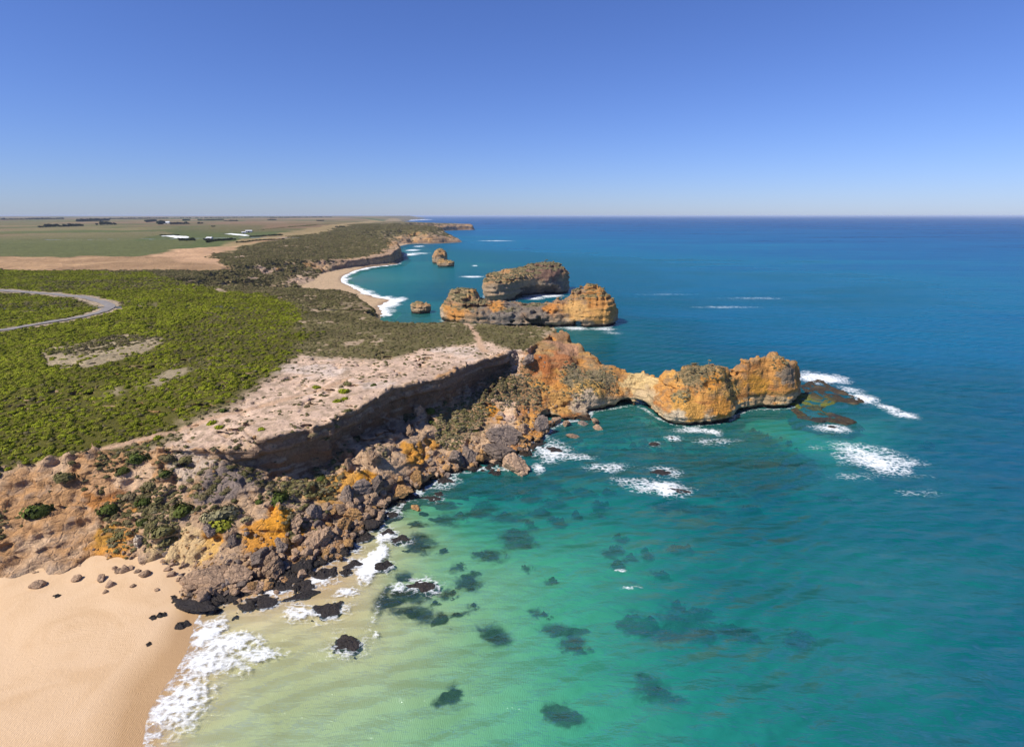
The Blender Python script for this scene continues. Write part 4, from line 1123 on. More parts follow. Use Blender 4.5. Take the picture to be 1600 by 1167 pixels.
# rock platform with pools at the tip of the headland
RP = chaikin(np.array([W(*q)[:2] for q in ((1235, 640), (1246, 610), (1252, 598), (1268, 592), (1290, 593), (1306, 604), (1330, 617), (1360, 627), (1358, 632), (1330, 633), (1312, 630), (1300, 636), (1290, 641), (1305, 647), (1332, 652), (1340, 664), (1318, 664), (1296, 658), (1278, 662), (1258, 656), (1240, 650))]), 2)


def mk_platform():
    x0, y0 = RP.min(0) - 2; x1, y1 = RP.max(0) + 2
    h = .33
    X = np.arange(x0, x1, h); Y = np.arange(y0, y1, h)
    x, y = np.meshgrid(X, Y, indexing='ij')
    d = polydist(RP, x, y) + 1.5 * fbm(x * .3, y * .3, 1, 4)
    n1 = fbm(x * .09, y * .09, 5, 4)
    z = np.minimum(-.9 + d * 1.1, .22 + .25 * sstep(3, .8, d) + .20 * n1 + .26 * fbm(x * .7, y * .7, 2, 4))
    pool = sstep(.05, .3, n1 + .35 * (sstep(1.5, 4, d) - .6))
    z = z - .32 * pool * sstep(1.2, 2.5, d)
    I = np.arange(x.size).reshape(x.shape)
    Qd = np.stack([I[:-1, :-1], I[1:, :-1], I[1:, 1:], I[:-1, 1:]], -1).reshape(-1, 4)
    kq = (d.ravel()[Qd] > -1).any(1)
    Qd = Qd[kq]; use = np.unique(Qd); rm = np.full(x.size, -1); rm[use] = np.arange(len(use))
    c0 = np.array([RP[:, 0].mean(), RP[:, 1].mean(), 0])
    Vv = np.stack([x.ravel(), y.ravel(), z.ravel()], 1)[use]
    o = mesh_np('rock_platform', Vv - c0, rm[Qd], M_LAND); o.location = c0
    xx, yy, zz = Vv.T
    c = np.tile(np.array([.06, .048, .034], np.float32), (len(xx), 1))
    g = W(1262, 630)
    c = blend(c, sstep(15, 6, np.hypot(xx - g[0], (yy - g[1]) * .9) + 4 * fbm(xx * .2, yy * .2, 3, 3)), (.15, .17, .035))
    c = blend(c, sstep(.2, .6, fbm(xx * .25, yy * .25, 9, 3)) * .6, (.13, .10, .06))
    c = blend(c, pool.ravel()[use] * .7, (.03, .035, .045))
    vcol(o, 'Col', c); vflt(o, 'rocky', np.ones(len(xx)) * .5)
    tag(o, 'flat dark rock platform with blue pools at the headland tip', 'rock')


mk_platform()

# ------------------------------------------------------------------ boulders
def ico(sub=2):
    t = (1 + 5 ** .5) / 2
    v = [(-1, t, 0), (1, t, 0), (-1, -t, 0), (1, -t, 0), (0, -1, t), (0, 1, t), (0, -1, -t), (0, 1, -t), (t, 0, -1), (t, 0, 1), (-t, 0, -1), (-t, 0, 1)]
    f = [(0, 11, 5), (0, 5, 1), (0, 1, 7), (0, 7, 10), (0, 10, 11), (1, 5, 9), (5, 11, 4), (11, 10, 2), (10, 7, 6), (7, 1, 8), (3, 9, 4), (3, 4, 2), (3, 2, 6), (3, 6, 8), (3, 8, 9), (4, 9, 5), (2, 4, 11), (6, 2, 10), (8, 6, 7), (9, 8, 1)]
    v = [np.array(q) / np.linalg.norm(q) for q in v]
    for _ in range(sub):
        cache = {}; nf2 = []
        def mid_(a, b):
            k = (min(a, b), max(a, b))
            if k not in cache:
                m = v[a] + v[b]; v.append(m / np.linalg.norm(m)); cache[k] = len(v) - 1
            return cache[k]
        for a, b, c in f:
            ab, bc, ca = mid_(a, b), mid_(b, c), mid_(c, a)
            nf2 += [(a, ab, ca), (b, bc, ab), (c, ca, bc), (ab, bc, ca)]
        f = nf2
    return np.array(v), np.array(f)


ICO2, ICO2F = ico(2)
ICO3, ICO3F = ico(3)


ICO4, ICO4F = ico(4)


def boulder_mesh(name, seed, mat, planes=9, round_=.25, fine=False, big=False):
    """a lump cut by random planes, as split limestone is, with worn edges"""
    r = np.random.RandomState(seed)
    B, BF = (ICO4, ICO4F) if big else (ICO3, ICO3F) if fine else (ICO2, ICO2F)
    N = r.normal(size=(planes, 3)); N /= np.linalg.norm(N, axis=1)[:, None]
    off = .42 + .42 * r.rand(planes)
    dots = np.maximum(B @ N.T, 1e-3)
    rad = np.minimum((off / dots).min(1), 1.05)
    P = B * rad[:, None]
    P = P * (1 - round_) + B * .8 * round_
    nn = fbm(P[:, 0] * 2 + seed, P[:, 1] * 2, P[:, 2] * 2, 3)
    P = P * (1 + .07 * nn[:, None])
    if big:
        lay = N[0]
        s_ = P @ lay
        P = P * (1 + .05 * np.sign(vnoise(s_ * 5, seed, .5)) + .07 * fbm(P[:, 0] * 5, P[:, 1] * 5 + seed, P[:, 2] * 5, 3) - .10 * np.clip(.15 - np.abs(vnoise(P[:, 0] * 1.7, P[:, 1] * 1.7 + seed, P[:, 2] * 1.7)), 0, 1)[:] / .15)[:, None]
    P -= (P.max(0) + P.min(0)) / 2
    P /= np.abs(P).max(0)
    me_o = mesh_np(name, P, BF, mat, smooth=False, link=False)
    me = me_o.data
    bpy.data.objects.remove(me_o)
    return me


def reef_mesh(name, seed, mat, n=44, rug=.75, fan=.5):
    """weedy reef: a ragged mound whose edge breaks up into patches"""
    r = np.random.RandomState(seed)
    u = np.linspace(-1, 1, n)
    x, y = np.meshgrid(u, u, indexing='ij')
    o1, o2 = r.rand(2) * 60
    m = 1 - np.hypot(x, y * (1 + .2 * r.rand())) * 1.15 + rug * fbm(x * 1.9 + o1, y * 1.9 + o2, seed, 3, .45) * .75
    z = np.clip(m - .1, 0, .9) ** .75 * (1 + .35 * fbm(x * 7 + o1, y * 7, seed, 3))
    z = np.where(m > .12, z, -.35)
    I = np.arange(x.size).reshape(x.shape)
    Qd = np.stack([I[:-1, :-1], I[1:, :-1], I[1:, 1:], I[:-1, 1:]], -1).reshape(-1, 4)
    Qd = Qd[(m.ravel()[Qd] > .12).any(1)]
    use = np.unique(Qd); rm = np.full(x.size, -1); rm[use] = np.arange(len(use))
    o = mesh_np(name, np.stack([x.ravel(), y.ravel(), z.ravel()], 1)[use], rm[Qd], mat, smooth=False, link=False)
    vflt(o, 'thick', m.ravel()[use])
    me = o.data
    bpy.data.objects.remove(o)
    return me


BM = {}
for kk, (nm_, mt) in enumerate((('tan', M_TAN), ('grey', M_GREY), ('gold', M_GOLD), ('wet', M_WET), ('kelp', M_KELP))):
    BM[nm_] = [boulder_mesh('boulder', 31 * kk + i, mt, 9 + i % 5, .06 if nm_ not in ('kelp', 'wet') else .3, True) for i in range(8)]


BM['wet'] = [reef_mesh('weedy_rock', 200 + i, M_WET, 40, .6) for i in range(8)]
BM['kelp'] = [reef_mesh('weed_reef', 300 + i, M_KELP, 44, .95) for i in range(10)]


def put_rock(name, px, py, wpx, hpx, kind, label, cat='rock', group=None, sink=.3, p=None, flat=None, i=None):
    if p is None: p, _ = hit(px, py)
    dist = (p - Vector((0, 0, CAM_H))).length
    w = wpx / F_PX * dist / 2
    hh = hpx / F_PX * dist / 2
    m = BM[kind]
    o = bpy.data.objects.new(name, m[random.randrange(len(m)) if i is None else i])
    COL.objects.link(o)
    dz = flat if flat else hh * 1.15
    o.scale = (w, max(w * .7, min(w * 1.2, hh * 1.5)), dz)
    o.rotation_euler = (random.uniform(-.25, .25), random.uniform(-.25, .25), random.uniform(-.5, .5))
    o.location = (p.x, p.y, p.z + dz * (1 - 2 * sink) * .8 if kind != 'wet' else p.z - .12 * dz)
    if kind == 'wet': o.rotation_euler = (0, 0, random.uniform(-.5, .5)); o.scale = (w * 1.25, max(w * .6, hh * 2.2), dz * 1.1)
    tag(o, label, cat, group)
    return o


BIG = [(782, 676, 62, 28, 'grey', 'wide grey slab boulder on top of another at the cove corner'), (780, 702, 54, 34, 'grey', 'large rounded grey boulder under the wide slab at the shore'), (846, 660, 26, 34, 'grey', 'upright grey boulder leaning against the orange headland foot'),
       (806, 722, 44, 40, 'tan', 'big tan pointed boulder standing at the water edge'), (712, 712, 30, 26, 'grey', 'left of two grey boulders split by a dark gap'), (734, 708, 30, 26, 'grey', 'right of two grey boulders split by a dark gap'),
       (428, 878, 36, 42, 'tan', 'tallest brown boulder at the seaward end of the beach rubble'), (498, 838, 40, 36, 'tan', 'large flat-topped brown boulder in the rubble above dark rocks'), (372, 896, 42, 22, 'tan', 'long tan boulder slanting in the beach rubble'), (328, 900, 58, 26, 'tan', 'broad tan rock slab at the edge of the beach sand'),
       (327, 918, 40, 14, 'tan', 'low tan rock ledge below the broad slab on the beach'), (298, 918, 26, 12, 'tan', 'small square tan rock at the sand side of the ledge'), (394, 918, 36, 16, 'tan', 'flat brown rock lying at the waterline under the rubble'), (537, 817, 22, 20, 'gold', 'square golden boulder on the rubble near the water'),
       (552, 802, 28, 18, 'gold', 'wide golden boulder behind the square one'), (533, 793, 22, 16, 'tan', 'pale brown boulder beneath the dark columns'), (490, 800, 24, 26, 'grey', 'grey brown boulder beside the yellow bank'), (630, 764, 34, 20, 'gold', 'jagged golden rock jutting into the water'), (606, 756, 22, 22, 'tan', 'square brown block under the dark ledge'),
       (649, 746, 24, 22, 'gold', 'golden boulder at the narrow shore under the yellow bank'), (596, 785, 20, 12, 'tan', 'pale flat boulder by the water below the block'), (650, 792, 18, 12, 'gold', 'lone golden rock standing in the shallows'), (819, 668, 24, 20, 'tan', 'tan boulder between the grey slabs and the headland'), (815, 686, 20, 18, 'gold', 'golden boulder at the shore beside the grey slab'),
       (869, 658, 18, 14, 'tan', 'tan boulder first in the row under the headland overhang'), (885, 661, 16, 12, 'tan', 'pale small boulder second in the row under the overhang'), (910, 661, 20, 9, 'grey', 'low brown rock at the end of the row under the overhang'), (931, 658, 14, 12, 'tan', 'upper of the rock pair standing off the headland'), (934, 667, 16, 12, 'tan', 'lower of the rock pair standing off the headland'),
       (896, 681, 24, 8, 'tan', 'narrow tan rock lying alone in the water off the boulder row'), (772, 720, 20, 12, 'tan', 'pale rounded boulder at the waterline left of the big tan one'), (742, 724, 12, 8, 'tan', 'small pale round rock at the waterline'), (751, 714, 16, 14, 'gold', 'golden brown rock between grey and pale boulders'),
       (545, 772, 28, 32, 'grey', 'dark craggy rock buttress below the yellow bank'), (566, 760, 28, 28, 'grey', 'middle dark craggy rock under the orange bank'), (588, 752, 26, 24, 'grey', 'right hand dark craggy rock under the orange bank'), (405, 868, 26, 26, 'grey', 'purple brown boulder heap by the end of the yellow bank'),
       (462, 815, 26, 24, 'tan', 'brown boulder above the flat-topped one'), (440, 850, 24, 22, 'grey', 'dark brown boulder right of the yellow bank'), (330, 826, 14, 20, 'grey', 'pale grey upright rock beside the orange gully on the slope'), (365, 845, 16, 20, 'grey', 'dark rounded rock below the green bush on the slope'), (218, 842, 18, 22, 'chalk', 'white limestone block hanging on the shrubby slope'),
       (825, 560, 22, 18, 'grey', 'brown crag at the right end of the long cliff'), (800, 556, 18, 22, 'grey', 'second crag hanging at the end of the long cliff'), (655, 640, 22, 26, 'tan', 'lumpy pale pinnacle leaning on the shaded cliff'), (640, 672, 16, 22, 'tan', 'short knobbly pinnacle below the shaded cliff'), (545, 722, 14, 22, 'tan', 'knobbly column at the foot of the dark cliff recess'), (585, 712, 26, 22, 'tan', 'lumpy tan rock heap under the cliff bend')]
for px, py, w, h, k, lab in BIG:
    BM['one'] = [boulder_mesh('boulder', int(px * 3 + py), {'tan': M_TAN, 'grey': M_GREY, 'gold': M_GOLD, 'chalk': M_CHALK}[k], 13, .05, True, True)]
    put_rock('boulder', px, py + h * .28, w * .92, h * .88, 'one', lab)
for j, (px, py, w, h) in enumerate(DARK):
    put_rock('tidal_rock', px, py, w, h, 'wet', f"black weedy rock breaking the surface {'beside the beach sand' if px < 400 else 'off the tallest brown boulder' if px < 530 else 'in the surf off the middle rubble' if px < 720 else 'off the headland'}", 'rock', 'wet black rocks in the shallows', sink=.42, flat=max(.5, h * .035))
for px, py, w, h in KELP:
    p = Vector(W(px, py, 0))
    dist = (p - Vector((0, 0, CAM_H))).length
    dpt = max(.3, -float(Hbed(p.x, p.y)))
    q = Vector(W(px, py, -.85 * dpt))
    hh = dpt * .55
    for r_ in range(1):
        o = bpy.data.objects.new('submerged_reef', random.choice(BM['kelp']))
        COL.objects.link(o)
        foot = h / F_PX * dist / 2 * 1.9
        o.scale = (w / F_PX * dist / 2 * 1.3, max(foot * 1.35, 1.2), dpt * .32)
        o.rotation_euler = (0, 0, random.uniform(-.3, .3))
        o.location = (q.x, q.y, -dpt * .95)
        tag(o, f"{'large' if w > 38 else 'small'} dark weed reef under the water {'off the headland knobs' if py < 770 and px > 880 else 'at the right of the bay' if px > 950 else 'off the grey slabs' if py < 800 else 'over pale sand near the rubble' if px < 720 else 'in the middle of the green bay'}", 'reef', 'submerged weed reefs in the bay')

RUB = np.array([(285, 905), (330, 882), (400, 860), (440, 852), (462, 800), (500, 790), (530, 782), (580, 772), (610, 750), (660, 722), (715, 705), (760, 712), (800, 742), (720, 738), (660, 768), (610, 800), (570, 848), (490, 888), (440, 930), (300, 940)], float)
cnt = 0
tries = 0
while cnt < 270 and tries < 6000:
    tries += 1
    px, py = random.uniform(285, 800), random.uniform(700, 942)
    if polydist(RUB, np.array([px]), np.array([py]))[0] < 0: continue
    p, nrm = hit(px, py)
    s = random.choice((4, 5, 5, 6, 6, 7, 8, 9, 10, 12))
    low = p.z < .55
    kind = 'wet' if low and random.random() < .8 else random.choice(('tan', 'tan', 'tan', 'tan', 'gold', 'grey'))
    if kind == 'wet':
        put_rock('tidal_rock', px, py, s * 1.5, s * .9, 'wet', 'small black wet rock at the lip of the boulder rubble', 'rock', 'wet black rocks at the rubble edge', p=p, sink=.3)
    else:
        put_rock('boulder', px, py, s * 1.25, s * .95, kind, f"{'small' if s < 7 else 'sizeable'} {dict(tan='tan', grey='grey', gold='golden')[kind]} boulder in the rubble {'at the beach end' if px < 430 else 'below the yellow bank' if px < 560 else 'under the long cliff' if px < 690 else 'by the grey slabs'}", 'rock', 'boulders in the cliff foot rubble', p=p, sink=.28)
    cnt += 1
for px, py, s in [(226, 898, 14), (173, 914, 12), (159, 905, 12), (195, 891, 14), (185, 893, 9), (245, 922, 6), (268, 898, 10), (262, 890, 8), (207, 916, 7), (240, 966, 8), (252, 961, 10), (238, 964, 7), (232, 1006, 8), (165, 925, 7), (205, 888, 8), (215, 893, 7), (180, 888, 7), (272, 932, 8), (120, 905, 12), (60, 915, 14), (90, 930, 8)]:
    put_rock('boulder', px, py, s, s * .6, 'tan' if py < 930 else 'wet', 'small rock lying half buried in the pale beach sand', 'rock', 'rocks on the beach sand', sink=.35)

# ------------------------------------------------------------------ shrubs
def shrub_mesh(seed, mat, leaves=150, flat=.62, leaf=.17):
    r = np.random.RandomState(seed)
    Vs, Fs, sh = [], [], []
    # dark inner dome that stops the view through the leaves
    B, BF = ico(1)
    lob = r.normal(size=(5, 3)); lob[:, 2] = np.abs(lob[:, 2]); lob /= np.linalg.norm(lob, axis=1)[:, None]
    def rad(d): return .6 + .5 * np.max(np.clip(d @ lob.T, 0, 1) ** 4, axis=1)
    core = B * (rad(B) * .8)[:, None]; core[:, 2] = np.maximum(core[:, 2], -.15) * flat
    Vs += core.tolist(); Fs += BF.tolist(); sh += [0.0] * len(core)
    d = r.normal(size=(leaves, 3)); d[:, 2] = np.abs(d[:, 2]) - .1; d /= np.linalg.norm(d, axis=1)[:, None]
    P = d * (rad(d) * (.82 + .28 * r.rand(leaves)))[:, None]
    P[:, 2] *= flat
    for p, q in zip(P, d):
        t = np.cross(q, r.normal(size=3)); t /= np.linalg.norm(t); b = np.cross(q, t)
        t = t * leaf * (.7 + .6 * r.rand()); b = b * leaf * (.5 + .5 * r.rand()); lift = q * leaf * .5 * r.rand()
        i = len(Vs)
        Vs += [(p - t).tolist(), (p - b + lift).tolist(), (p + t).tolist(), (p + b + lift * .3).tolist()]
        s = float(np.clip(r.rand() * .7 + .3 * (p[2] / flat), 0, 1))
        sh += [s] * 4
        Fs += [[i, i + 1, i + 2], [i, i + 2, i + 3]]
    o = mesh_np('shrub', np.array(Vs), np.array(Fs), mat, smooth=False, link=False)
    vflt(o, 'shade', sh)
    me = o.data
    bpy.data.objects.remove(o)
    return me


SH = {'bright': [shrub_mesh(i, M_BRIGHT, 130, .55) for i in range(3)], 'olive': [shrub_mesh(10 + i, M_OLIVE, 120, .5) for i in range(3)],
      'grey': [shrub_mesh(20 + i, M_GREYG, 110, .6, .2) for i in range(3)], 'dark': [shrub_mesh(30 + i, M_DARKG, 260, .62, .15) for i in range(3)]}
PROTO = {}


def put_shrub(px, py, wpx, kind, label, group=None, i=None):
    p, _ = hit(px, py)
    s = wpx / F_PX * (p - Vector((0, 0, CAM_H))).length / 2
    i = random.randrange(3) if i is None else i
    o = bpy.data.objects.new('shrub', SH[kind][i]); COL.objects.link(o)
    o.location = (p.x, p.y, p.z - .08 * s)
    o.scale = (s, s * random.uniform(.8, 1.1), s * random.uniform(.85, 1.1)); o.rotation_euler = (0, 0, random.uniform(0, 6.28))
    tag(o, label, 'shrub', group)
    PROTO[kind, i] = o
    return o


SHR = [(330, 662, 20, 'bright', 'left part of the green shrub pair on the pale clifftop'), (343, 668, 18, 'bright', 'right part of the green shrub pair on the pale clifftop'), (409, 671, 15, 'bright', 'round green shrub alone close to the cliff edge'), (349, 642, 13, 'dark', 'dark shrub on the path edge above the shrub pair'), (377, 622, 13, 'olive', 'olive shrub where the green scrub ends'),
       (495, 606, 18, 'bright', 'green shrub beside the sandy track on the clifftop'), (526, 628, 20, 'bright', 'largest green shrub between track and cliff edge'), (538, 623, 14, 'bright', 'small green shrub touching the largest one'), (537, 612, 22, 'bright', 'flat green shrub above the largest one'), (543, 600, 16, 'olive', 'olive shrub right beside the end of the track'), (584, 602, 10, 'dark', 'small dark shrub past the end of the track'),
       (286, 798, 32, 'dark', 'round dark green bush on the slope above the orange gully'), (434, 780, 38, 'dark', 'wide dark bush on the slope beneath the cliff'), (346, 822, 38, 'bright', 'bright green bush on the slope between rock and gully'), (330, 808, 30, 'grey', 'grey green bush left above the bright one'), (352, 800, 34, 'grey', 'larger grey green bush above the bright one'), (502, 748, 16, 'dark', 'upright green bush on the talus under the cliff'),
       (216, 718, 30, 'dark', 'dark bush high on the left slope below the path'), (194, 736, 22, 'dark', 'dark bush lower left of the high one'), (291, 718, 22, 'olive', 'olive bush by the rocky ledge'), (262, 716, 20, 'olive', 'olive bush left of the rocky ledge'), (258, 740, 18, 'dark', 'bush in the sandy gully on the left slope'), (237, 758, 22, 'olive', 'brownish bush at the gully mouth'), (170, 795, 28, 'dark', 'dark bush at the left margin of the slope'),
       (225, 785, 22, 'dark', 'green bush above the hanging white block'), (240, 797, 26, 'olive', 'olive bush right above the white block'), (222, 815, 26, 'dark', 'dark bush over the white limestone block'), (190, 835, 20, 'olive', 'olive bush by the left yellow bank'), (255, 830, 34, 'olive', 'olive bush mat right of the white block'), (262, 845, 26, 'olive', 'low olive bush above the cream ledge'), (205, 775, 22, 'olive', 'olive bush in the middle of the left slope'),
       (385, 812, 18, 'grey', 'small grey bush between bright bush and yellow bank'), (405, 785, 14, 'dark', 'small dark bush left of the wide dark bush'), (674, 642, 20, 'dark', 'dark bush in the shade at the cliff corner'), (672, 660, 14, 'dark', 'dark bush below the cliff corner'), (742, 672, 14, 'dark', 'dark bush at the edge of the grey slab'), (100, 745, 30, 'olive', 'olive bush beyond the path end'), (60, 800, 34, 'dark', 'dark bush on the far left bank')]
for a in SHR: put_shrub(*a)
for i in range(3):
    for kd in SH:
        if (kd, i) not in PROTO:
            put_shrub(random.uniform(440, 700), random.uniform(560, 580), 9, kd, 'small low shrub growing on the open clifftop ground', 'low shrubs on the open clifftop', i)


def scrub(name, kind, pts, scl, label, cat='scrub'):
    """uncountable scrub: one object, its plants set out by geometry nodes"""
    me = bpy.data.meshes.new(name)
    me.vertices.add(len(pts)); me.vertices.foreach_set('co', np.asarray(pts, np.float32).ravel())
    o = bpy.data.objects.new(name, me); COL.objects.link(o)
    r = np.random.RandomState(len(pts))
    a = me.attributes.new('scl', 'FLOAT_VECTOR', 'POINT')
    S = np.stack([scl * (.8 + .4 * r.rand(len(pts))), scl * (.8 + .4 * r.rand(len(pts))), scl * (.7 + .5 * r.rand(len(pts)))], 1)
    a.data.foreach_set('vector', S.astype(np.float32).ravel())
    a = me.attributes.new('rot', 'FLOAT_VECTOR', 'POINT')
    a.data.foreach_set('vector', np.stack([np.zeros(len(pts)), np.zeros(len(pts)), r.rand(len(pts)) * 6.28], 1).astype(np.float32).ravel())
    a = me.attributes.new('idx', 'INT', 'POINT')
    a.data.foreach_set('value', r.randint(0, 3, len(pts)).astype(np.int32))
    ng = bpy.data.node_groups.new(name, 'GeometryNodeTree')
    ng.interface.new_socket('Geometry', in_out='INPUT', socket_type='NodeSocketGeometry')
    ng.interface.new_socket('Geometry', in_out='OUTPUT', socket_type='NodeSocketGeometry')
    N, L = ng.nodes, ng.links
    gi = N.new('NodeGroupInput'); go = N.new('NodeGroupOutput'); jn = N.new('GeometryNodeJoinGeometry')
    def na(nm_, ty):
        q = N.new('GeometryNodeInputNamedAttribute'); q.data_type = ty; q.inputs['Name'].default_value = nm_
        return q.outputs['Attribute']
    rot = N.new('FunctionNodeEulerToRotation'); L.new(na('rot', 'FLOAT_VECTOR'), rot.inputs[0])
    for i in range(3):
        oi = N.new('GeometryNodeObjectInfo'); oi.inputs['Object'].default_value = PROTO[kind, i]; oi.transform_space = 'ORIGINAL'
        cp = N.new('FunctionNodeCompare'); cp.data_type = 'INT'; cp.operation = 'EQUAL'
        si = [s for s in cp.inputs if s.type == 'INT']
        L.new(na('idx', 'INT'), si[0]); si[1].default_value = i
        ip = N.new('GeometryNodeInstanceOnPoints')
        L.new(gi.outputs[0], ip.inputs['Points']); L.new(cp.outputs[0], ip.inputs['Selection']); L.new(oi.outputs['Geometry'], ip.inputs['Instance'])
        L.new(rot.outputs[0], ip.inputs['Rotation']); L.new(na('scl', 'FLOAT_VECTOR'), ip.inputs['Scale'])
        L.new(ip.outputs[0], jn.inputs[0])
    L.new(jn.outputs[0], go.inputs[0])
    md = o.modifiers.new('scatter', 'NODES'); md.node_group = ng
    tag(o, label, cat, kind='stuff')
    return o


def pick(V_, prob, n, r):
    m = r.rand(len(V_)) < prob
    P = V_[m]
    if len(P) > n: P = P[r.permutation(len(P))[:n]]
    return P


r0 = np.random.RandomState(5)
br, ol, sp, istop, wet = near_masks
# near headland: per-vertex area is about H_N^2
xs, ys, zs = V.T
slope = (1 - istop) * sstep(.35, .6, near_n[:, 2]) * (zs > 2.2)
vegn = fbm(xs * .13, ys * .13, zs * .13, 4)
left_slope = slope * (xs < -36) * sstep(-.3, .3, vegn)
grey_zone = np.zeros(len(xs))
for px, py, rp in ((720, 660, 42), (745, 640, 34), (790, 605, 40), (810, 585, 26), (900, 585, 30), (905, 605, 28), (945, 590, 28), (925, 600, 22), (1085, 580, 36), (1062, 622, 16), (1120, 580, 22), (700, 690, 26), (640, 650, 14), (590, 705, 22), (1140, 600, 20), (1220, 568, 16), (775, 590, 26), (480, 765, 22), (460, 765, 24), (510, 760, 20), (840, 605, 20), (800, 600, 34), (820, 620, 26), (800, 630, 24), (835, 635, 16), (770, 625, 26), (905, 590, 34), (950, 600, 20)):
    p, _ = hit(px, py)
    rr = rp / F_PX * (p - Vector((0, 0, CAM_H))).length
    grey_zone = np.maximum(grey_zone, sstep(1.1, .6, np.sqrt((xs - p.x) ** 2 + (ys - p.y) ** 2 + (zs - p.z) ** 2) / rr))
grey_zone *= (1 - istop) * (near_n[:, 2] > .25)
a2 = H_N ** 2
Pb = [pick(V, br * a2 * .9, 40000, r0)]; Sb = [.32 + .85 * r0.rand(len(Pb[0])) ** 2.2]
Po = [pick(V, (ol * .55 + br * .12) * a2, 40000, r0)]; So = [.32 + .6 * r0.rand(len(Po[0])) ** 1.9]
Ps = pick(V, sp * a2 * .42, 12000, r0); Ss = .16 + .5 * r0.rand(len(Ps)) ** 2.5
Pg = pick(V, np.clip(grey_zone * a2 * 1.25 + left_slope * a2 * .22, 0, 1), 9000, r0); Sg = .2 + .36 * r0.rand(len(Pg)) ** 2
green_zone = np.zeros(len(xs))
for px, py, rp in ((715, 655, 40), (740, 640, 32), (700, 690, 24), (700, 665, 26), (760, 615, 24), (790, 600, 26), (640, 652, 12), (480, 758, 22), (455, 762, 18), (225, 800, 40), (250, 830, 30), (190, 800, 30), (180, 720, 26), (350, 800, 24)):
    p, _ = hit(px, py)
    rr = rp / F_PX * (p - Vector((0, 0, CAM_H))).length
    green_zone = np.maximum(green_zone, sstep(1.1, .6, np.sqrt((xs - p.x) ** 2 + (ys - p.y) ** 2 + (zs - p.z) ** 2) / rr))
green_zone *= (1 - istop) * (near_n[:, 2] > .25)
Pz = pick(V, np.clip(green_zone * a2 * 1.3, 0, 1), 5000, r0); Sz = .3 + .5 * r0.rand(len(Pz)) ** 2
scrub('slope_bushes', 'olive', Pz, Sz, 'dense low olive bushes covering the mound below the cliff corner')
wx = r0.uniform(size=420); wy = r0.uniform(size=420)
Pw = []
for a_, b_ in zip(wx, wy):
    px, py = 880 + 400 * a_, 655 + 115 * b_
    if polydist(np.array([(870, 660), (1000, 655), (1050, 675), (1170, 668), (1240, 690), (1260, 760), (1100, 780), (960, 760), (880, 720)], float), np.array([px]), np.array([py]))[0] < 0: continue
    p = W(px, py); dd_ = max(.4, -float(Hbed(p[0], p[1])))
    Pw.append(W(px, py, -.85 * dd_))
PROTO['weed', 0], PROTO['weed', 1], PROTO['weed', 2] = [o for o in COL.objects if o.name.startswith('submerged_reef')][:3]
scrub('seaweed', 'weed', np.array(Pw), .7 + 1.6 * r0.rand(len(Pw)) ** 2, 'dark specks of seaweed on the seabed off the headland', 'seaweed')
Pl = pick(V, left_slope * a2 * .5, 6000, r0); Sl = .3 + .75 * r0.rand(len(Pl)) ** 2.2
talus = (1 - istop) * sstep(.3, .5, near_n[:, 2]) * (zs > -.6) * (xs < 14) * (xs > -75)
low = sstep(5.5, 1.0, zs + 1.5 * vegn)
Pr = pick(V, talus * a2 * (.12 + .9 * low), 16000, r0); Sr = .12 + .42 * r0.rand(len(Pr)) ** 3
Sr = Sr * np.where(Pr[:, 2] < 2.5, 1.25, .8)
for i_, kd_ in enumerate(('tan', 'grey', 'gold')):
    PROTO['rubble', i_] = next(o for o in COL.objects if o.name.startswith('boulder') and o.data in BM[kd_])
scrub('rubble', 'rubble', Pr[Pr[:, 2] > .5], Sr[Pr[:, 2] > .5], 'broken stones and gravel strewn over the talus and shore', 'rubble')
PROTO['wet', 0] = next(o for o in COL.objects if o.name.startswith('tidal_rock'))
PROTO['wet', 1] = PROTO['wet', 2] = PROTO['wet', 0]
scrub('weedy_shingle', 'wet', Pr[Pr[:, 2] <= .5], 1.5 * Sr[Pr[:, 2] <= .5], 'black wet shingle along the waterline below the boulders', 'rubble')


def scatter_poly(n, x0, x1, y0, y1, exclude):
    x = r0.uniform(x0, x1, n); y = r0.uniform(y0, y1, n)
    m = ~exclude(x, y) & (np.abs(x) < y * 1.15 + 20)
    x, y = x[m], y[m]
    c, b_, o_, s_ = cover(x, y)
    return x, y, b_, o_


# west of the headland block and up to the fields
x, y, b_, o_ = scatter_poly(60000, -345, -125, 95, 250, lambda x, y: (x > NX0))
dpp = polydist(PLAT, x, y)
z = Htop(x, y)
u = r0.rand(len(x)); m = (u < b_) & (dpp > 1); Pb.append(np.stack([x, y, z], 1)[m]); Sb.append(.42 + .9 * r0.rand(m.sum()) ** 2)
m = (u < o_) & (dpp > 1) & ~m; Po.append(np.stack([x, y, z], 1)[m]); So.append(.5 + .6 * r0.rand(m.sum()))
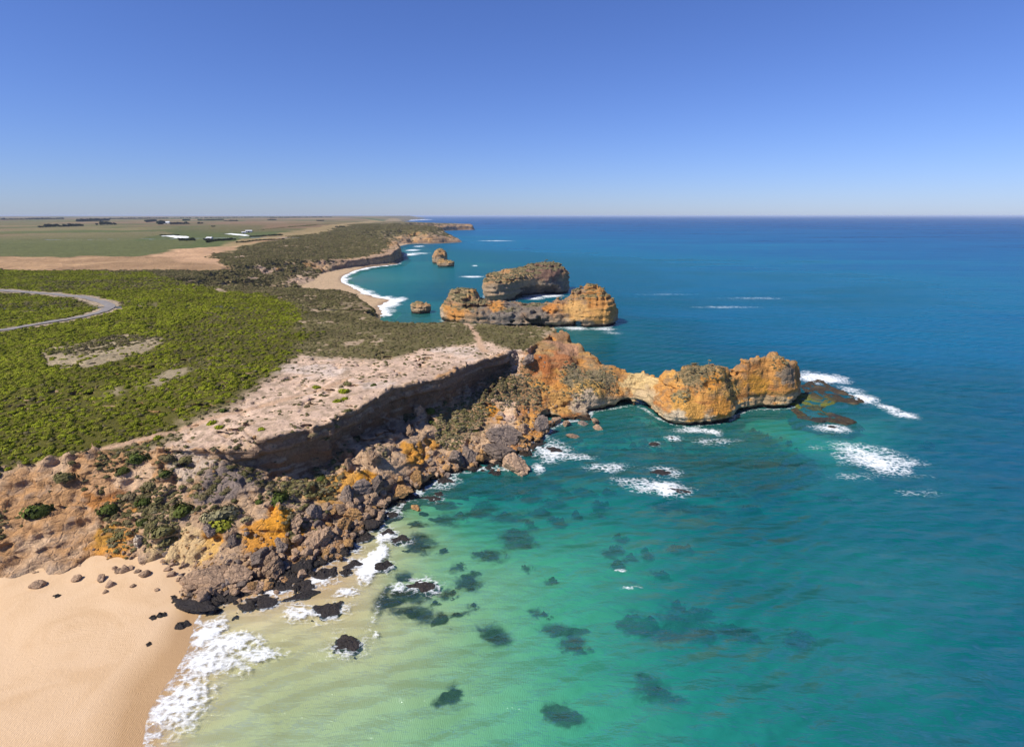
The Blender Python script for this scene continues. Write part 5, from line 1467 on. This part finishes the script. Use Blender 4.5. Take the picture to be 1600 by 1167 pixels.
# cove coast block from its own surface
am = 1.45 ** 2
fall = sstep(900, 320, Vm[:, 1])
q = pick(Vm, np.clip(mbr * am * .5, 0, 1), 40000, r0); Pb.append(q); Sb.append(.55 + .8 * r0.rand(len(q)) ** 2)
q = pick(Vm, np.clip(mol * am * (.10 + .30 * fall), 0, 1), 34000, r0); Po.append(q); So.append((.6 + .7 * r0.rand(len(q)) ** 1.5) * (1 + np.clip(q[:, 1] - 400, 0, 500) / 700))
x, y, b_, o_ = scatter_poly(16000, -620, -343, 250, 520, lambda x, y: (x > -344))
z = Htop(x, y)
u = r0.rand(len(x)); m = u < b_; Pb.append(np.stack([x, y, z], 1)[m]); Sb.append(.9 + .9 * r0.rand(m.sum()))
m = (u < o_) & ~m; Po.append(np.stack([x, y, z], 1)[m]); So.append(.8 + .8 * r0.rand(m.sum()))
q = pick(Vf, np.clip(fol * .5, 0, 1) * (Vf[:, 1] < 1900), 9000, r0); Po.append(q); So.append(1.6 + 1.2 * r0.rand(len(q)))
scrub('coastal_scrub', 'bright', np.vstack(Pb), np.concatenate(Sb), 'bright yellow green scrub carpeting the clifftop on the left')
scrub('coastal_heath', 'olive', np.vstack(Po), np.concatenate(So), 'olive brown heath covering the land behind the cliffs')
scrub('clifftop_tussocks', 'olive', np.vstack([Ps, Pl]), np.concatenate([Ss, Sl]), 'sparse low tussocks dotted over the pale clifftop')
Gi = [Pg]; Gs = [Sg]
for VV, nn_, uu, sc in ((Vis, nis, uis, .9), (Vsl, nsl, usl, 1.2)):
    q = pick(VV, np.clip(uu * .22, 0, 1), 700, r0); Gi.append(q); Gs.append(sc * (.45 + .5 * r0.rand(len(q))))
scrub('saltbush', 'grey', np.vstack(Gi), np.concatenate(Gs), 'grey green saltbush clinging to the headland and island slopes')

# ------------------------------------------------------------------ road, farms, windbreaks
def land_z(x, y):
    return float(Htop(np.array([x]), np.array([y]))[0])


def ribbon(name, L, w, mat, dz):
    T = np.gradient(L, axis=0); T /= np.linalg.norm(T, axis=1)[:, None]
    Nn = np.stack([-T[:, 1], T[:, 0]], 1)
    rows = []
    for s in (-1, -.33, .33, 1):
        P = L + Nn * w * s
        rows.append(np.stack([P[:, 0], P[:, 1], Htop(P[:, 0], P[:, 1]) + dz + .05 * (1 - abs(s))], 1))
    Vv = np.stack(rows, 1).reshape(-1, 3)
    Fq = [[i * 4 + j, i * 4 + j + 1, i * 4 + 5 + j, i * 4 + 4 + j] for i in range(len(L) - 1) for j in range(3)]
    o = mesh_np(name, Vv, np.array(Fq)[:, ::-1], mat)
    return tag(o, kind='structure')


ribbon('road', ROAD, 2.0, mat_plain('worn_asphalt', (.20, .185, .175), .9, .2), .30)


def box_part(name, parent, x0, x1, y0, y1, z0, z1, mat):
    vv = [(x, y, z) for x in (x0, x1) for y in (y0, y1) for z in (z0, z1)]
    ff = [(0, 1, 3, 2), (4, 6, 7, 5), (0, 4, 5, 1), (2, 3, 7, 6), (0, 2, 6, 4), (1, 5, 7, 3)]
    o = mesh_np(name, np.array(vv), np.array(ff), mat, False); o.parent = parent
    return o


M_WALL = mat_plain('pale_wall', (.62, .58, .52), .8, .1); M_ROOF = mat_plain('iron_roof', (.55, .56, .58), .5, .1); M_DOOR = mat_plain('dark_opening', (.05, .05, .05), .7, .1); M_WHITE = mat_plain('white_sheet', (.72, .74, .70), .6, .08)


def farm(name, px, py, z0, L, Wd, hw, hr, label, rot=0.0):
    p = W(px, py, z0)
    zz = land_z(p[0], p[1])
    p = W(px, py, zz); zz = land_z(p[0], p[1])
    e = bpy.data.objects.new(name, None); COL.objects.link(e); e.location = (p[0], p[1], zz); e.rotation_euler = (0, 0, rot)
    box_part('wall', e, -L / 2, L / 2, -Wd / 2, Wd / 2, -.5, hw, M_WALL)
    o = L / 2 + .6; w = Wd / 2 + .6
    vv = [(-o, -w, hw + .05), (o, -w, hw + .05), (o, w, hw + .05), (-o, w, hw + .05), (-o, 0, hw + hr), (o, 0, hw + hr)]
    for ff, nm_ in (([(0, 1, 5), (0, 5, 4), (2, 3, 4), (2, 4, 5), (0, 4, 3), (1, 2, 5), (0, 3, 2), (0, 2, 1)], 'roof'),):
        r_ = mesh_np(nm_, np.array(vv), np.array(ff), M_ROOF, False); r_.parent = e
    box_part('door', e, -L * .12, L * .12, -Wd / 2 - .08, -Wd / 2 + .02, 0, hw * .85, M_DOOR)
    for s in (-.34, .34): box_part('window', e, L * s - L * .06, L * s + L * .06, -Wd / 2 - .08, -Wd / 2 + .02, hw * .35, hw * .8, M_DOOR)
    tag(e, label, 'building', 'farm buildings on the plain')


farm('farmhouse', 261, 350, 27, 24, 13, 5, 5, 'white farmhouse between dark trees on the far plain', .1)
farm('farm_shed', 389, 362.5, 23, 12, 8, 3, 1.6, 'pale iron shed by the windbreak in the green paddock', .3)
farm('farm_shed', 381, 364, 23, 7, 6, 2.4, 1.2, 'smaller shed standing left beside the pale iron shed', .3)
farm('farm_shed', 328, 375.8, 22, 8, 6, 3, 2, 'small shed hidden among the nearer hedge trees', -.1)


def sheet(pts, z0, label):
    P = np.array([W(a, b, z0)[:2] for a, b in pts])
    c = P.mean(0)
    n = 14
    rows = []
    A, B = P[:len(P) // 2], P[len(P) // 2:][::-1]
    u = np.linspace(0, 1, n)
    ia = np.linspace(0, 1, len(A)); ib = np.linspace(0, 1, len(B))
    for v in np.linspace(0, 1, 6):
        q = np.stack([(1 - v) * np.interp(u, ia, A[:, k]) + v * np.interp(u, ib, B[:, k]) for k in (0, 1)], 1)
        rows.append(np.stack([q[:, 0], q[:, 1], Htop(q[:, 0], q[:, 1]) + .2 + .7 * math.sin(math.pi * v)], 1))
    Vv = np.vstack(rows); o3 = np.array([c[0], c[1], land_z(*c)])
    Fq = [[j * n + i, j * n + i + 1, (j + 1) * n + i + 1, (j + 1) * n + i] for j in range(5) for i in range(n - 1)]
    o = mesh_np('crop_cover', Vv - o3, np.array(Fq), M_WHITE); o.location = o3
    tag(o, label, 'crop cover', 'white covers in the paddocks')


sheet([(251, 369), (268, 368.3), (285, 370), (296, 371.5), (294, 373.6), (283, 374), (270, 371.8)], 21.5, 'broad white crop cover lying in the green paddock')
sheet([(346, 367.6), (362, 366.8), (378, 368.3), (391, 370.6), (384, 370.9), (372, 369.6), (358, 368)], 22.5, 'thin curved white crop cover near the pale shed')


def tree_row(px0, py0, px1, py1, hpx, label, gap=.6):
    a = W(px0, py0, 24); b = W(px1, py1, 24)
    for _ in range(2): a = W(px0, py0, land_z(a[0], a[1])); b = W(px1, py1, land_z(b[0], b[1]))
    dist = np.linalg.norm((a + b) / 2)
    h = hpx / F_PX * dist
    L = np.linalg.norm((b - a)[:2])
    n = int(np.clip(L / (h * gap), 2, 60))
    r = np.random.RandomState(abs(int(px0 * 7 + py0)))
    base = SH['dark'][0]
    Vv, Fv, Sv = [], [], []
    c0 = np.array([a[0], a[1], land_z(a[0], a[1])])
    co = np.zeros(len(base.vertices) * 3, np.float32); base.vertices.foreach_get('co', co); co = co.reshape(-1, 3)
    fi = np.array([list(p.vertices) for p in base.polygons])
    off = 0
    for i in range(n):
        t = (i + r.rand() * .6) / n
        p = a + (b - a) * t
        zz = land_z(p[0], p[1])
        s = h * (.5 + .5 * r.rand())
        an = r.rand() * 6.28
        rotm = np.array([[math.cos(an), -math.sin(an), 0], [math.sin(an), math.cos(an), 0], [0, 0, 1]])
        for kx, kz, ks in ((0, .5, .62), (.25, .25, .5), (-.2, .75, .38)):
            q = (co @ rotm.T) * np.array([s * ks, s * ks, s * ks * 1.1]) + np.array([p[0] + kx * s, p[1] + r.normal() * s * .15, zz + s * kz]) - c0
            Vv.append(q); Fv.append(fi + off); off += len(co); Sv.append(r.rand(len(co)))
        # trunk
        th = np.linspace(0, 2 * np.pi, 6)[:-1]
        tr_ = np.vstack([np.stack([.06 * s * np.cos(th), .06 * s * np.sin(th), np.full(5, -.3)], 1), np.stack([.03 * s * np.cos(th), .03 * s * np.sin(th), np.full(5, s * .6)], 1)]) + [p[0], p[1], zz] - c0
        Vv.append(tr_); Fv.append(np.array([[k, (k + 1) % 5, 5 + (k + 1) % 5] for k in range(5)] + [[k, 5 + (k + 1) % 5, 5 + k] for k in range(5)]) + off); off += 10; Sv.append(np.zeros(10))
    o = mesh_np('windbreak', np.vstack(Vv), np.vstack(Fv), M_TREE, False); o.location = c0
    vflt(o, 'shade', np.concatenate(Sv))
    tag(o, label, 'trees', kind='stuff')


ROWS = [(281, 377, 307, 376.5, 4.5, 'dark hedge trees just below the white crop cover'), (318, 376, 333, 375.5, 4, 'short dark hedge right of the small shed'), (322, 378.5, 369, 375, 3.5, 'long thin dark hedge crossing the paddock'), (369, 379.5, 445, 374.5, 2.2, 'lowest hedge line along the straw paddock'), (390, 371, 442, 368, 2.6, 'hedge running right from the thin white cover'), (250, 368.2, 280, 367.8, 1.8, 'low hedge behind the broad white cover'),
        (228, 347.5, 244, 346, 3, 'left tree group above the farmhouse paddock'), (247, 351, 256, 350, 5, 'tall trees at the left side of the farmhouse'), (266, 351.2, 296, 350.5, 3.6, 'dark windbreak right of the farmhouse'), (286, 345.3, 297, 345, 2.4, 'small clump above the farmhouse windbreak'), (308, 350.3, 318, 350, 2.8, 'lone dark clump right of the windbreak'), (310, 345, 350, 344.5, 2, 'far dark windbreak left half'), (350, 346, 373, 345.8, 2, 'far dark windbreak right half'),
        (331, 355, 336, 354.8, 2.4, 'single dark tree in the brown paddock'), (151, 352, 181, 352, 5, 'dark grove at the left edge of the plain'), (120, 347, 170, 345.5, 3.6, 'farther grove behind the left edge one'), (60, 356, 130, 354, 4, 'grove left beyond the dark edge grove'), (170, 343, 260, 342, 1.8, 'distant treeline on the left plain'), (260, 342, 420, 341, 1.6, 'distant treeline in the middle plain'), (420, 341.5, 520, 341, 1.6, 'distant treeline on the right plain'), (495, 345.8, 506, 345.5, 1.6, 'small dark clump on the right paddocks'), (-60, 345, 100, 343, 2.4, 'distant treeline far left'),
        (524, 355.6, 540, 355.2, 2, 'dark clump in the straw paddock near the coast'), (418, 344.5, 432, 344.3, 2, 'dark clump amid the far middle paddocks')]
for a in ROWS: tree_row(*a)

# ------------------------------------------------------------------ sea haze
hz = NT('sea_haze')
pv = hz.n.new('ShaderNodeVolumePrincipled')
pv.inputs['Color'].default_value = (.66, .78, 1.0, 1)
pv.inputs['Density'].default_value = 3.6e-5
hz.l.new(pv.outputs[0], hz.out.inputs['Volume'])
hv = np.array([(x, y, z) for x in (-95000, 95000) for y in (-95000, 95000) for z in (-45, 72)], float)
hf = np.array([(0, 1, 3, 2), (4, 6, 7, 5), (0, 4, 5, 1), (2, 3, 7, 6), (0, 2, 6, 4), (1, 5, 7, 3)])
tag(mesh_np('haze', hv, hf, hz.m, False), 'thin pale sea haze over the whole coast', 'haze', kind='stuff')
